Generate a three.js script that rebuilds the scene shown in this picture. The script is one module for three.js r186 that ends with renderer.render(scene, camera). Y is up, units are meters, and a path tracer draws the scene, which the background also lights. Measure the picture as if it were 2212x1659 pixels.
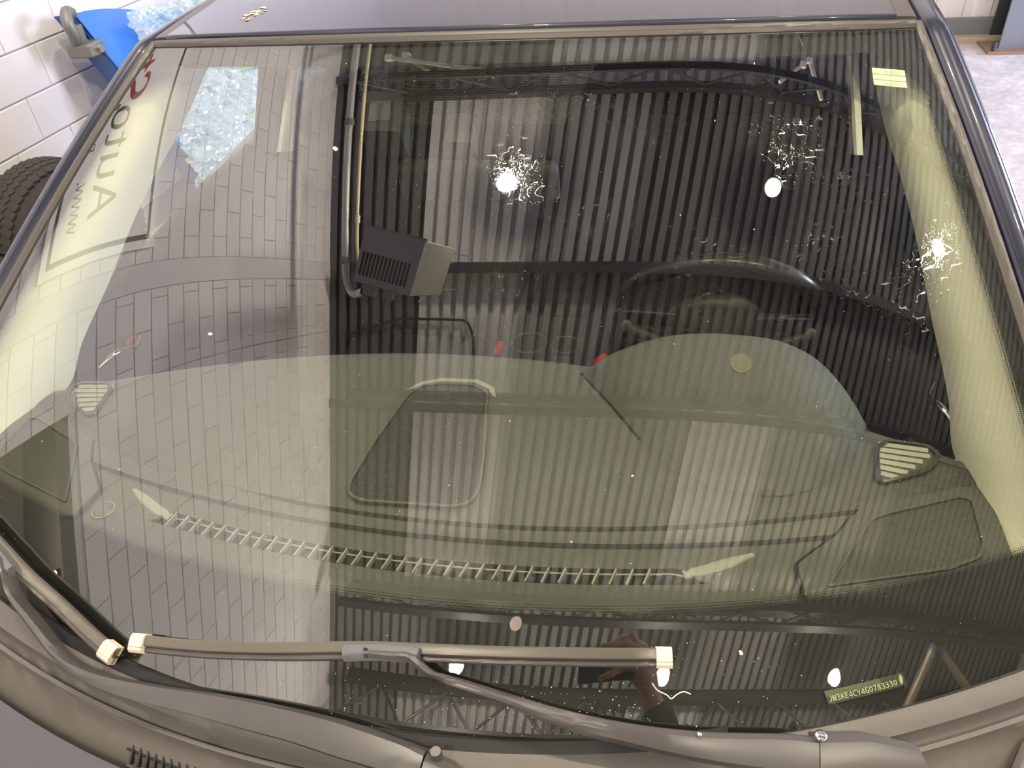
import * as THREE from 'three';
import { mergeGeometries, mergeVertices, toCreasedNormals } from 'three/addons/utils/BufferGeometryUtils.js';
import { RoundedBoxGeometry } from 'three/addons/geometries/RoundedBoxGeometry.js';
import { MarchingCubes } from 'three/addons/objects/MarchingCubes.js';
import { createNoise2D, createNoise3D } from 'simplex-noise';

// ---------------------------------------------------------------- camera, sky, exposure
const scene = new THREE.Scene();
const renderer = new THREE.WebGLRenderer();
renderer.toneMapping = THREE.LinearToneMapping;
renderer.toneMappingExposure = 1.0;
renderer.shadowMap.enabled = true;
const EYE = new THREE.Vector3(0.2922, 1.8198, 0.3355);
const camera = new THREE.PerspectiveCamera(2 * Math.atan(829.5 / 1664) * 180 / Math.PI, 2212 / 1659, 0.008, 200);
camera.position.copy(EYE);
camera.rotation.set(-0.6582, 0.2564, -0.0928, 'YXZ');
camera.updateMatrixWorld();
scene.background = new THREE.Color(23.0, 25.5, 35.0);            // overcast daylight, enters only by the open roller door
const LAMP_CD = 24, LAMP_COLOR = new THREE.Color(1.0, 0.89, 0.71), LAMP_GLOW = 40;
const LAMP_Y = 5.41;
const LAMPS = [];
for (const z of [-1.34, 2.76]) for (const x of [-0.77, 1.5, 3.68]) LAMPS.push([x, z]);

// ---------------------------------------------------------------- helpers
const V = (x, y, z) => new THREE.Vector3(x, y, z);
let seed = 7;
const rnd = () => { seed = (seed * 1664525 + 1013904223) % 4294967296; return seed / 4294967296; };
const rr = (a, b) => a + (b - a) * rnd();
const lerp = (a, b, k) => a + (b - a) * k;
const clamp = (x, a, b) => Math.min(b, Math.max(a, x));
const smooth = (x) => { x = clamp(x, 0, 1); return x * x * (3 - 2 * x); };
const noise2 = createNoise2D(() => rnd()), noise3 = createNoise3D(() => rnd());
const lin = (r, g, b) => new THREE.Color().setRGB(r, g, b);
const M = (o) => new THREE.MeshPhysicalMaterial(o);
const used = {};
const numbered = (n) => { used[n] = (used[n] ?? -1) + 1; return used[n] ? `${n}_${String(used[n]).padStart(3, '0')}` : n; };
function add(name, geo, mat, parent) {
  const m = new THREE.Mesh(geo, mat); m.name = parent ? name : numbered(name); m.castShadow = m.receiveShadow = true;
  (parent ?? scene).add(m); return m;
}
function thing(name, label, category, group, pos = [0, 0, 0]) {
  const g = new THREE.Group(); g.name = numbered(name); g.position.set(...pos); g.userData = { label, category }; if (group) g.userData.group = group; scene.add(g); return g;
}
function part(name, parent, label) { const g = new THREE.Group(); g.name = name; if (label) g.userData.label = label; parent.add(g); return g; }
function structure(name, label) { const g = new THREE.Group(); g.name = numbered(name); g.userData = { kind: 'structure', label, category: name.split('_')[0] }; scene.add(g); return g; }
// grid of points -> smooth surface, uv in metres
function loft(rows, { close = false, flat = false } = {}) {
  const n = rows[0].length, pos = [], uv = [], idx = [];
  let v = 0;
  rows.forEach((r, j) => {
    if (j) v += r[n >> 1].distanceTo(rows[j - 1][n >> 1]);
    let u = 0;
    r.forEach((p, i) => { if (i) u += p.distanceTo(r[i - 1]); pos.push(p.x, p.y, p.z); uv.push(u, v); });
  });
  for (let j = 0; j + 1 < rows.length; j++) for (let i = 0; i + 1 < n; i++) {
    const a = j * n + i, b = a + 1, c = a + n, d = c + 1; idx.push(a, b, d, a, d, c);
  }
  let g = new THREE.BufferGeometry();
  g.setAttribute('position', new THREE.Float32BufferAttribute(pos, 3)); g.setAttribute('uv', new THREE.Float32BufferAttribute(uv, 2)); g.setIndex(idx);
  if (flat) { g = g.toNonIndexed(); }
  g.computeVertexNormals(); return g;
}
const crease = (g, a = 0.5) => toCreasedNormals(g.index ? g.toNonIndexed() : g, a);
const merge = (list) => mergeGeometries(list.map((g) => { let h = g.index ? g.toNonIndexed() : g.clone(); for (const k of Object.keys(h.attributes)) if (!['position', 'normal', 'uv'].includes(k)) h.deleteAttribute(k); if (!h.attributes.uv) h.setAttribute('uv', new THREE.Float32BufferAttribute(new Float32Array(h.attributes.position.count * 2), 2)); return h; }));
// strip with thickness between two edge lines; ups = normals; bevelled upper edges, closed ends
function slab(A, B, ups, h, bev = 0.0015) {
  const n = A.length, rows = [];
  for (let i = 0; i < n; i++) {
    const u = Array.isArray(ups) ? ups[i] : ups, across = B[i].clone().sub(A[i]), w = across.length(); across.normalize();
    const e = Math.min(bev, w * 0.3);
    const at = (k, up) => A[i].clone().addScaledVector(across, k).addScaledVector(u, up);
    rows.push([at(0, -h), at(0, -e), at(e, 0), at(w * 0.5, e * 0.25), at(w - e, 0), at(w, -e), at(w, -h), at(0, -h)]);
  }
  const g = loft(rows), caps = [];
  for (const r of [rows[0], rows[n - 1]]) {
    const c = r[0].clone().add(r[6]).add(r[3]).multiplyScalar(1 / 3), q = [];
    for (let i = 0; i < 7; i++) q.push(c, r[i], r[i + 1]);
    const cg = new THREE.BufferGeometry().setFromPoints(q); cg.computeVertexNormals(); caps.push(cg);
  }
  return crease(merge([g, ...caps]), 0.6);
}
function bar(a, b, w, h, up = V(0, 1, 0), bev = 0) {
  const d = b.clone().sub(a), L = d.length(); d.normalize();
  const side = d.clone().cross(up).normalize(), u = side.clone().cross(d).normalize();
  const g = bev ? new RoundedBoxGeometry(w, h, L, 1, bev) : new THREE.BoxGeometry(w, h, L);
  const m = new THREE.Matrix4().makeBasis(side, u, d.clone().negate()).setPosition(a.clone().add(b).multiplyScalar(0.5));
  return g.applyMatrix4(m);
}
function rod(a, b, r, seg = 10) {
  const d = b.clone().sub(a), L = d.length(), g = new THREE.CylinderGeometry(r, r, L, seg);
  g.applyQuaternion(new THREE.Quaternion().setFromUnitVectors(V(0, 1, 0), d.normalize())); const c = a.clone().add(b).multiplyScalar(0.5);
  return g.translate(c.x, c.y, c.z);
}
const tube = (pts, r, n = 40, seg = 8, closed = false, tension = 0.5) => new THREE.TubeGeometry(new THREE.CatmullRomCurve3(pts, closed, 'catmullrom', tension), n, r, seg, closed);
const box = (x0, x1, y0, y1, z0, z1, bev = 0) => (bev ? new RoundedBoxGeometry(x1 - x0, y1 - y0, z1 - z0, 2, bev) : new THREE.BoxGeometry(x1 - x0, y1 - y0, z1 - z0)).translate((x0 + x1) / 2, (y0 + y1) / 2, (z0 + z1) / 2);
// polygon in plan (x, z) with rounded corners
function planShape(pts, r) {
  const s = new THREE.Shape(), n = pts.length, P = pts.map(([x, z]) => new THREE.Vector2(x, -z));
  for (let i = 0; i < n; i++) {
    const a = P[(i + n - 1) % n], b = P[i], c = P[(i + 1) % n], q = Math.min(r, b.distanceTo(a) * 0.45, b.distanceTo(c) * 0.45);
    const p0 = b.clone().lerp(a, q / b.distanceTo(a)), p1 = b.clone().lerp(c, q / b.distanceTo(c));
    if (i) s.lineTo(p0.x, p0.y); else s.moveTo(p0.x, p0.y);
    s.quadraticCurveTo(b.x, b.y, p1.x, p1.y);
  }
  s.closePath(); return s;
}
function planPrism(shape, y, h, bev = 0) {
  return crease(new THREE.ExtrudeGeometry(shape, { depth: h - 2 * bev, bevelEnabled: bev > 0, bevelSize: bev, bevelThickness: bev, bevelOffset: -bev, bevelSegments: 2, curveSegments: 5 }).rotateX(-Math.PI / 2).translate(0, y + bev, 0), 0.6);
}
function dataTex(n, f, srgb = false, m = n) {
  const d = new Uint8Array(n * m * 4);
  for (let y = 0; y < m; y++) for (let x = 0; x < n; x++) { const c = f(x / n, y / m, x, y), o = (y * n + x) * 4; for (let k = 0; k < 3; k++) d[o + k] = clamp((Array.isArray(c) ? c[k] : c) * 255, 0, 255); d[o + 3] = 255; }
  const t = new THREE.DataTexture(d, n, m); t.wrapS = t.wrapT = THREE.RepeatWrapping; t.magFilter = THREE.LinearFilter; if (srgb) t.colorSpace = THREE.SRGBColorSpace; t.needsUpdate = true; return t;
}
const scaled = (t, sx, sy = sx) => { const c = t.clone(); c.repeat.set(sx, sy); c.needsUpdate = true; return c; };
// noise that repeats over the unit square
const tile = (u, v, f, o = 0) => { const a = u * 2 * Math.PI, b = v * 2 * Math.PI; return noise3(Math.cos(a) * f + o, Math.sin(a) * f + Math.cos(b) * f * 0.7, Math.sin(b) * f - o); };

// ---------------------------------------------------------------- textures and materials
const grainTex = dataTex(256, (u, v) => 0.5 + 0.3 * tile(u, v, 9, 3) + 0.2 * tile(u, v, 18, 9));
const specks = dataTex(512, (u, v) => { let h = 0.6 + 0.18 * tile(u, v, 12, 1) + 0.12 * tile(u, v, 26, 5); const p = tile(u, v, 30, 12); if (p > 0.45) h -= (p - 0.45) * 1.2; return h; });
const concreteTex = dataTex(512, (u, v) => { const k = 0.78 + 0.05 * tile(u, v, 2, 2) + 0.05 * tile(u, v, 7, 8) + 0.03 * tile(u, v, 22, 4); return [k * 1.0, k * 0.985, k * 0.985]; }, true);
const holesTex = dataTex(64, (u, v) => { let m = 9; for (const [a, b] of [[0, 0], [1, 0], [0, 1], [1, 1], [0.5, 0.5]]) m = Math.min(m, Math.hypot(u - a, (v - b))); return m < 0.29 ? 0 : 1; });

const paint = M({ color: lin(0.006, 0.009, 0.03), roughness: 0.35, metalness: 0.15, clearcoat: 0.75, clearcoatRoughness: 0.03 });
const paintHood = M({ color: lin(0.05, 0.046, 0.055), roughness: 0.42, clearcoat: 0.5, clearcoatRoughness: 0.15 });   // grey dust over blue, with ceiling and wall reflections mixed into the colour
const trim = M({ color: lin(0.045, 0.042, 0.041), roughness: 0.42, bumpMap: scaled(grainTex, 60), bumpScale: 0.0002 });
const rubber = M({ color: lin(0.075, 0.065, 0.06), roughness: 0.38 });
const blackRubber = M({ color: lin(0.008, 0.008, 0.009), roughness: 0.6 });
const cowlMat = M({ color: lin(0.125, 0.112, 0.1), roughness: 0.38, bumpMap: scaled(grainTex, 50), bumpScale: 0.0001 });
const armMat = M({ color: lin(0.085, 0.078, 0.075), roughness: 0.3 });
const railMat = M({ color: lin(0.12, 0.107, 0.088), roughness: 0.3 });
const capMat = M({ color: lin(0.82, 0.72, 0.55), roughness: 0.45 });
const connMat = M({ color: lin(0.13, 0.13, 0.14), roughness: 0.4 });
const fritMat = M({ color: lin(0.004, 0.004, 0.006), roughness: 0.7 });
const dashMat = M({ color: lin(0.1, 0.102, 0.098), roughness: 0.55, bumpMap: scaled(grainTex, 22), bumpScale: 0.0007 });
const dashDark = M({ color: lin(0.075, 0.076, 0.073), roughness: 0.6 });
const ventMat = M({ color: lin(0.10, 0.10, 0.095), roughness: 0.4 });
const ribMat = M({ color: lin(0.28, 0.28, 0.25), roughness: 0.4 });
const meshMat = M({ color: lin(0.06, 0.061, 0.06), roughness: 0.45, alphaMap: scaled(holesTex, 1 / 0.0048), alphaTest: 0.5 });
const pillarTrim = M({ color: lin(0.68, 0.66, 0.57), roughness: 0.85 });
const greyTrim = M({ color: lin(0.42, 0.41, 0.39), roughness: 0.7 });
const seatMat = M({ color: lin(0.010, 0.010, 0.011), roughness: 0.85 });
const cabin = M({ color: lin(0.012, 0.012, 0.013), roughness: 0.7 });
const consoleMat = M({ color: lin(0.05, 0.05, 0.05), roughness: 0.45 });
const redMat = M({ color: lin(0.75, 0.035, 0.03), roughness: 0.4 });
const chrome = M({ color: lin(0.75, 0.74, 0.72), roughness: 0.12, metalness: 1 });
const wheelMat = M({ color: lin(0.02, 0.02, 0.021), roughness: 0.24 });
const steelDark = M({ color: lin(0.035, 0.035, 0.04), roughness: 0.5 });
const steelGrey = M({ color: lin(0.16, 0.17, 0.19), roughness: 0.5 });
const galvanised = M({ color: lin(0.62, 0.6, 0.57), roughness: 0.5, metalness: 0.0 });
const white = M({ color: lin(0.78, 0.76, 0.76), roughness: 0.75 });

// ---------------------------------------------------------------- windshield surface: t across (-1..1), s up the slope (0..1)
const W = { L: 0.9305, r: 0.5091, wb: 0.735, wt: 0.5894, b: 0.015, m: 0.0024, qb: 0.2496, qt: 0.066, cb: -0.0402, ct: 0.0152, k4b: 0.0158, k4t: 0.6997, y0: 1.08 };
function G0(t, s) {
  const w = lerp(W.wb, W.wt, s), q = lerp(W.qb, W.qt, s), c = lerp(W.cb, W.ct, s), k = lerp(W.k4b, W.k4t, s), tt = t * t * (1 - k) + k * t ** 4;
  const bu = W.b * 4 * s * (1 - s) + W.m * 8 * s * (1 - s) * (s - 0.5);
  return V(w * t, W.y0 + W.L * s * Math.sin(W.r) + bu * Math.cos(W.r) - c * tt, -W.L * s * Math.cos(W.r) + bu * Math.sin(W.r) - q * tt);
}
function GN(t, s) { const e = 1e-3; return G0(t + e, s).sub(G0(t - e, s)).cross(G0(t, s + e).sub(G0(t, s - e))).normalize(); }
const G = (t, s, off = 0) => G0(t, s).addScaledVector(GN(t, s), off);
function glassGrid(t0, t1, nt, sFun, ns, off) {   // sFun(t) -> [s0, s1]
  const rows = [];
  for (let j = 0; j <= ns; j++) { const r = []; for (let i = 0; i <= nt; i++) { const t = lerp(t0, t1, i / nt), [a, b] = sFun(t); r.push(G(t, lerp(a, b, j / ns), off)); } rows.push(r); }
  return loft(rows);
}
function glassNormals(g, f) { return g; }

// ================================================================ THE BUILDING
const WX = -2.6, H = 6.08, ZB = -6.65, ZF = 6.6, XR = 7.6, XL = -11;
{
  const fl = structure('floor', 'smooth pale grey concrete workshop floor');
  const fm = M({ color: lin(0.92, 0.9, 0.92), map: scaled(concreteTex, 0.4), roughness: 0.55, bumpMap: scaled(specks, 1.5), bumpScale: 0.0006 });
  const g = new THREE.PlaneGeometry(XR - XL, ZF - ZB, 1, 1); const uv = g.attributes.uv; for (let i = 0; i < 4; i++) uv.setXY(i, uv.getX(i) * (XR - XL), uv.getY(i) * (ZF - ZB));
  add('slab', g.rotateX(-Math.PI / 2).translate((XL + XR) / 2, 0, (ZB + ZF) / 2), fm, fl);
  add('footing', box(XL, XR, -0.2, -0.002, ZB, ZF), white, fl);
  add('driveway', box(XR + 0.25, XR + 9, -0.2, -0.01, ZB - 3, ZF), M({ color: lin(0.4, 0.4, 0.41), roughness: 0.9 }), fl);

  // ---- left wall of painted concrete blocks, with a wide opening into the next bay
  const wl = structure('wall_left', 'white painted concrete block wall beside the car');
  const mats = [0.84, 0.825, 0.81, 0.835].map((k, i) => M({ color: lin(k, k * 0.965, k * 0.985), roughness: 0.72, bumpMap: scaled(specks, 2.2 + i * 0.2), bumpScale: 0.001 }));
  const mortar = M({ color: lin(0.46, 0.44, 0.44), roughness: 0.9 });
  const OZ0 = -0.03, OZ1 = 4.6, OY = 2.48;
  for (const [z0, z1, y0, y1] of [[ZB, OZ0, 0, H], [OZ1, ZF, 0, H], [OZ0, OZ1, OY, H]]) add('mortar_core', box(WX - 0.2, WX - 0.0085, y0, y1, z0, z1), mortar, wl);
  const BH = 0.1862, BL = 0.363, gap = 0.0075;
  const block = (len) => { // chamfered face block, facing +x, origin at lower back corner centre
    const w = len - gap * 0.6, h = BH - gap, c = 0.003, d = 0.012, f = (x, y, z) => V(x, y, z);
    const b = [f(0, -h / 2, -w / 2), f(0, -h / 2, w / 2), f(0, h / 2, w / 2), f(0, h / 2, -w / 2)], m = b.map((p) => p.clone().setX(d - c)), t = [f(d, -h / 2 + c, -w / 2 + c), f(d, -h / 2 + c, w / 2 - c), f(d, h / 2 - c, w / 2 - c), f(d, h / 2 - c, -w / 2 + c)];
    const q = []; for (let i = 0; i < 4; i++) { const j = (i + 1) % 4; q.push(b[i], m[i], m[j], b[i], m[j], b[j], m[i], t[i], t[j], m[i], t[j], m[j]); } q.push(t[0], t[3], t[2], t[0], t[2], t[1]);
    const g = new THREE.BufferGeometry().setFromPoints(q); const uvs = []; q.forEach((p) => uvs.push(p.z * 2, p.y * 2)); g.setAttribute('uv', new THREE.Float32BufferAttribute(uvs, 2)); g.computeVertexNormals(); return g;
  };
  const full = block(BL), short = {}, cells = [];
  const segs = [[ZB, -0.69, 0], [-0.53, OZ0, 0], [OZ0, OZ1, 1], [OZ1, ZF, 0]];
  for (let k = -4; k < 30; k++) {
    const y0 = 0.693 + k * BH, yc = y0 + BH / 2; if (yc < 0.09 || yc > H - 0.05) continue;
    const off = (k % 2 + 2) % 2 ? BL / 2 : 0;
    for (const [a, b, over] of segs) {
      if (over && yc < OY + 0.09) continue;
      for (let n = -40; n < 40; n++) {
        let z0 = -2.65 + off + n * BL, z1 = z0 + BL; z0 = Math.max(z0, a); z1 = Math.min(z1, b); if (z1 - z0 < 0.05) continue;
        const zc = (z0 + z1) / 2, inRefl = zc > -2.6 && zc < 3.6 && yc > 2.45 && yc < 6.0, direct = zc > -3.8 && zc < -1.7 && yc > 0.35 && yc < 1.5;
        cells.push({ z: zc, y: yc, len: z1 - z0, rank: direct ? -10 : inRefl ? Math.hypot(zc + 0.2, (yc - 3.6) * 1.2) : 50 + Math.hypot(zc, yc) });
      }
    }
  }
  cells.sort((a, b) => a.rank - b.rank);
  const rest = [];
  cells.forEach((c, i) => {
    const key = Math.abs(c.len - BL) < 1e-4 ? null : c.len.toFixed(3), g = key === null ? full : (short[key] ??= block(c.len));
    const x = WX - 0.0125 + rr(-0.0012, 0.0012);
    if (i < 300) { const m = add('block', g, mats[Math.floor(rnd() * 4)], wl); m.position.set(x, c.y, c.z); } else rest.push(g.clone().translate(x, c.y, c.z));
  });
  const r = add('block_courses', merge(rest), mats[0], wl); r.userData.kind = 'stuff';
  add('pilaster', box(WX - 0.02, WX + 0.004, 0, H, -0.69, -0.53), mats[2], wl);
  add('lintel', box(WX - 0.2, WX + 0.002, OY, OY + 0.05, OZ0, OZ1), mats[1], wl);

  // ---- next bay seen through the opening
  const wfar = structure('wall_far_left', 'plain wall of the unlit neighbouring bay');
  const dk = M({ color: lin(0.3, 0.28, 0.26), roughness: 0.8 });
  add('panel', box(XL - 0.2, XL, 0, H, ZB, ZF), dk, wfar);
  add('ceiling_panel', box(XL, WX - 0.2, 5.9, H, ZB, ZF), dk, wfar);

  // ---- corrugated sheets: ribs along z (roof deck) or upright (rear wall)
  const prof = (n, period, depth) => { const p = []; for (let i = 0; i < n; i++) { const x = i * period; p.push([x, 0], [x + period * 0.52, 0], [x + period * 0.6, depth], [x + period * 0.92, depth], [x + period, 0]); } return p; };
  const sheetGeo = (n, period, depth, len) => { const p = prof(n, period, depth); return crease(loft([p.map(([x, y]) => V(x, y, 0)), p.map(([x, y]) => V(x, y, len))]), 0.2); };
  const ce = structure('ceiling', 'ribbed pale metal roof deck over the workshop');
  // uneven light on the deck painted per sheet: dark, middling and pale tones
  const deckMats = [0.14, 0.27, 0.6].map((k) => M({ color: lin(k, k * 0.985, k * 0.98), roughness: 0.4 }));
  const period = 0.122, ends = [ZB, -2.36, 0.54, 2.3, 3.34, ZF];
  const lightTone = ['01221111111', '02100000000', '02112110000', '11111100000', '12212111111'];
  for (let r = 0; r < 5; r++) { const sheet = sheetGeo(8, period, 0.05, ends[r + 1] - ends[r]); for (let x = WX, i = 0; x < XR; x += period * 8, i++) { const m = add('deck_sheet', sheet, deckMats[+lightTone[r][i]], ce); m.position.set(x, H - 0.06, ends[r]); } }
  add('roof_insulation', box(XL, XR + 0.3, H, H + 0.2, ZB - 0.2, ZF + 0.2), white, ce);
  const wb = structure('wall_back', 'white ribbed metal siding wall at the rear of the workshop');
  const side = sheetGeo(6, 0.2, 0.018, H).rotateX(-Math.PI / 2);
  const sidingMat = M({ color: lin(0.75, 0.72, 0.72), roughness: 0.5 });
  for (let x = XL, i = 0; x < XR; x += 1.2, i++) { const m = add('siding_sheet', side, sidingMat, wb); m.position.set(x, 0, ZB); }
  add('backing', box(XL - 0.2, XR + 0.25, 0, H + 0.2, ZB - 0.25, ZB - 0.03), white, wb);
  add('base_angle', box(-2.55, XR, 0.0, 0.16, ZB + 0.02, ZB + 0.09), steelGrey, wb);
  add('base_plinth', box(-2.55, XR, 0.0, 0.05, ZB + 0.02, ZB + 0.16), M({ color: lin(0.4, 0.33, 0.24), roughness: 0.8 }), wb);
  const wf = structure('wall_front', 'plain painted wall behind the photographer');
  add('panel', box(XL - 0.2, XR + 0.25, 0, H + 0.2, ZF, ZF + 0.25), M({ color: lin(0.5, 0.48, 0.46), roughness: 0.8 }), wf);
  const wr = structure('wall_right', 'painted wall with an open roller door to the daylight');
  const DZ0 = -6.3, DZ1 = -2.4, DY = 3.0;
  for (const [z0, z1, y0, y1] of [[ZB - 0.2, DZ0, 0, H], [DZ1, ZF, 0, H], [DZ0, DZ1, DY, H]]) add('panel', box(XR, XR + 0.25, y0, y1, z0, z1), white, wr);
  add('door_frame', merge([box(XR - 0.04, XR + 0.27, 0, DY, DZ1, DZ1 + 0.12), box(XR - 0.04, XR + 0.27, 0, DY, DZ0 - 0.12, DZ0), box(XR - 0.04, XR + 0.27, DY, DY + 0.14, DZ0 - 0.12, DZ1 + 0.12)]), steelGrey, wr);
  add('door_roll', rod(V(XR - 0.3, DY + 0.4, DZ0), V(XR - 0.3, DY + 0.4, DZ1), 0.28, 20), steelGrey, wr);
}

// ---- steel column at the rear wall
{
  const c = thing('steel_column', 'dark steel wide-flange column bolted to the floor by the rear siding', 'column', null, [2.62, 0, -6.42]);
  add('flange', box(-0.11, 0.11, 0.02, H - 0.1, 0.13, 0.15), steelGrey, c);
  add('flange', box(-0.11, 0.11, 0.02, H - 0.1, -0.13, -0.11), steelDark, c);
  add('web', box(-0.012, 0.012, 0.02, H - 0.1, -0.11, 0.13), steelDark, c);
  add('base_plate', box(-0.2, 0.2, 0, 0.02, -0.17, 0.24), M({ color: lin(0.22, 0.14, 0.1), roughness: 0.8 }), c);
  for (const [x, z] of [[-0.16, 0.2], [0.16, 0.2]]) add('anchor_bolt', new THREE.CylinderGeometry(0.018, 0.018, 0.06, 6).translate(x, 0.05, z), steelDark, c);
  const d = thing('dark_doorway', 'dark steel double door beyond the column in the rear wall', 'door', null, [3.7, 0, -6.55]);
  add('leaf', box(-0.92, -0.01, 0.02, 2.6, -0.02, 0.03), steelDark, d); add('leaf', box(0.01, 0.92, 0.02, 2.6, -0.02, 0.03), steelDark, d);
  add('frame', merge([box(-1.0, -0.93, 0, 2.68, -0.04, 0.06), box(0.93, 1.0, 0, 2.68, -0.04, 0.06), box(-1.0, 1.0, 2.61, 2.68, -0.04, 0.06)]), steelGrey, d);
}

// ---- roof trusses across the bay
{
  const spec = [['open-web steel roof truss above the car roof', -2.36, 0.45], ['shallow dark steel purlin beam between the trusses', -0.64, 0.0], ['open-web steel roof truss above the dashboard', 0.54, 0.42], ['open-web steel roof truss carrying a round box cover', 2.42, 0.2], ['open-web steel roof truss over the front of the car', 3.34, 0.5]];
  for (const [label, z, depth] of spec) {
    const t = thing('roof_truss', label, 'truss', 'steel roof trusses', [0, 0, z]), yt = 5.86, yb = yt - depth;
    add('top_chord', box(WX + 0.32, XR - 0.02, yt, yt + 0.15, -0.035, 0.035), steelDark, t);
    if (!depth) { add('lower_flange', box(WX + 0.32, XR - 0.02, yt - 0.03, yt, -0.05, 0.05), steelDark, t); continue; }
    add('bottom_chord', box(WX + 0.32, XR - 0.02, yb - 0.05, yb, -0.035, 0.035), steelDark, t);
    for (let x = WX + 0.4, i = 0; x < 6.9; x += 0.42, i++) add('web', rod(V(x, i % 2 ? yt : yb, 0), V(x + 0.42, i % 2 ? yb : yt, 0), 0.016, 6), steelDark, t);
  }
  const j = thing('junction_box_cover', 'round grey junction box cover fixed under a truss chord', 'cover', null, [-0.2, 5.60, 2.42]);
  add('cover', new THREE.CylinderGeometry(0.06, 0.065, 0.03, 24).translate(0, -0.035, 0), M({ color: lin(0.75, 0.62, 0.6), roughness: 0.5 }), j);
  add('box', new THREE.CylinderGeometry(0.05, 0.05, 0.03, 16).translate(0, -0.01, 0), steelGrey, j);
  const brace = (label, a, b, m) => { const t = thing('brace_bar', label, 'brace', 'light braces at the truss'); add('bar', bar(V(...a), V(...b), 0.035, 0.035), m, t); add('end_clip', box(-0.03, 0.03, -0.03, 0.03, -0.03, 0.03).translate(...a), white, t); };
  const lt = M({ color: lin(0.5, 0.48, 0.42), roughness: 0.4 });
  brace('pale diagonal brace bar reaching from the deck to the truss', [-1.91, 5.6, -2.66], [-1.06, 5.52, -2.44], lt);
  brace('short pale brace bar meeting the truss by the heater pipes', [-1.80, 5.70, -2.72], [-1.57, 5.62, -2.5], lt);
  brace('cream brace bar leaning towards the lamp', [1.69, 5.6, -2.59], [1.44, 5.55, -2.34], M({ color: lin(0.85, 0.8, 0.62), roughness: 0.4 }));
  brace('cream brace bar standing steep beside the truss', [1.76, 5.6, -2.65], [1.93, 5.55, -2.26], M({ color: lin(0.85, 0.8, 0.62), roughness: 0.4 }));
  const wireT = thing('hanging_wire', 'thin pale wire hanging beside the cream brace bars', 'wire'); add('wire', rod(V(1.70, 5.95, -3.1), V(1.70, 5.72, -2.86), 0.008, 6), white, wireT);
  const pv = (label, a, b) => { const t = thing('steel_pipe', label, 'pipe', 'pipe bend under the roof'); add('pipe', rod(V(...a), V(...b), 0.06, 14), M({ color: lin(0.4, 0.34, 0.26), roughness: 0.35, metalness: 0.5 }), t); add('elbow', new THREE.SphereGeometry(0.062, 16, 10).translate(...a), steelGrey, t); };
  pv('brownish steel pipe running forward from the roof bend', [5.29, 5.6, 2.53], [5.1, 5.6, 3.7]);
  pv('brownish steel pipe slanting sideways from the roof bend', [5.45, 5.62, 2.55], [6.6, 5.6, 3.2]);
}

// ---- hanging round lamps
{
  const lens = M({ color: 0xffffff, emissive: lin(1, 0.93, 0.8), emissiveIntensity: LAMP_GLOW, roughness: 0.5 });
  const coat = M({ color: lin(0.1, 0.1, 0.1), roughness: 0.5 });
  const dome = new THREE.SphereGeometry(0.07, 24, 12, 0, Math.PI * 2, Math.PI * 0.45, Math.PI * 0.55), cap = new THREE.CylinderGeometry(0.06, 0.09, 0.1, 24), stem = new THREE.CylinderGeometry(0.008, 0.008, 0.45, 6), rim = new THREE.TorusGeometry(0.082, 0.008, 8, 32).rotateX(Math.PI / 2);
  const lamp = (x, z, label) => {
    const t = thing('round_ceiling_lamp', label, 'lamp', 'round lamps under the roof deck', [x, LAMP_Y, z]);
    add('lamp_globe', dome, lens, t); const c = add('housing', cap, coat, t); c.position.y = 0.064; const s = add('stem', stem, coat, t); s.position.y = 0.32; const r = add('rim', rim, coat, t); r.position.y = 0.012;
    const l = new THREE.PointLight(LAMP_COLOR, LAMP_CD); l.shadow.radius = 3.3; l.castShadow = true; t.add(l); l.position.set(0, -0.03, 0);
  };
    const nth = ['closest to the block wall', 'second from the block wall', 'third from the block wall'];
  LAMPS.forEach(([x, z], i) => lamp(x, z, `lit round lamp ${nth[i % 3]}, ${z < 0 ? 'in the row by the unit heater' : 'by the truss with the round cover'}`));
  lamp(-8.37, 2.73, 'lit round lamp in the dark neighbouring bay behind the block wall');
}

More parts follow.
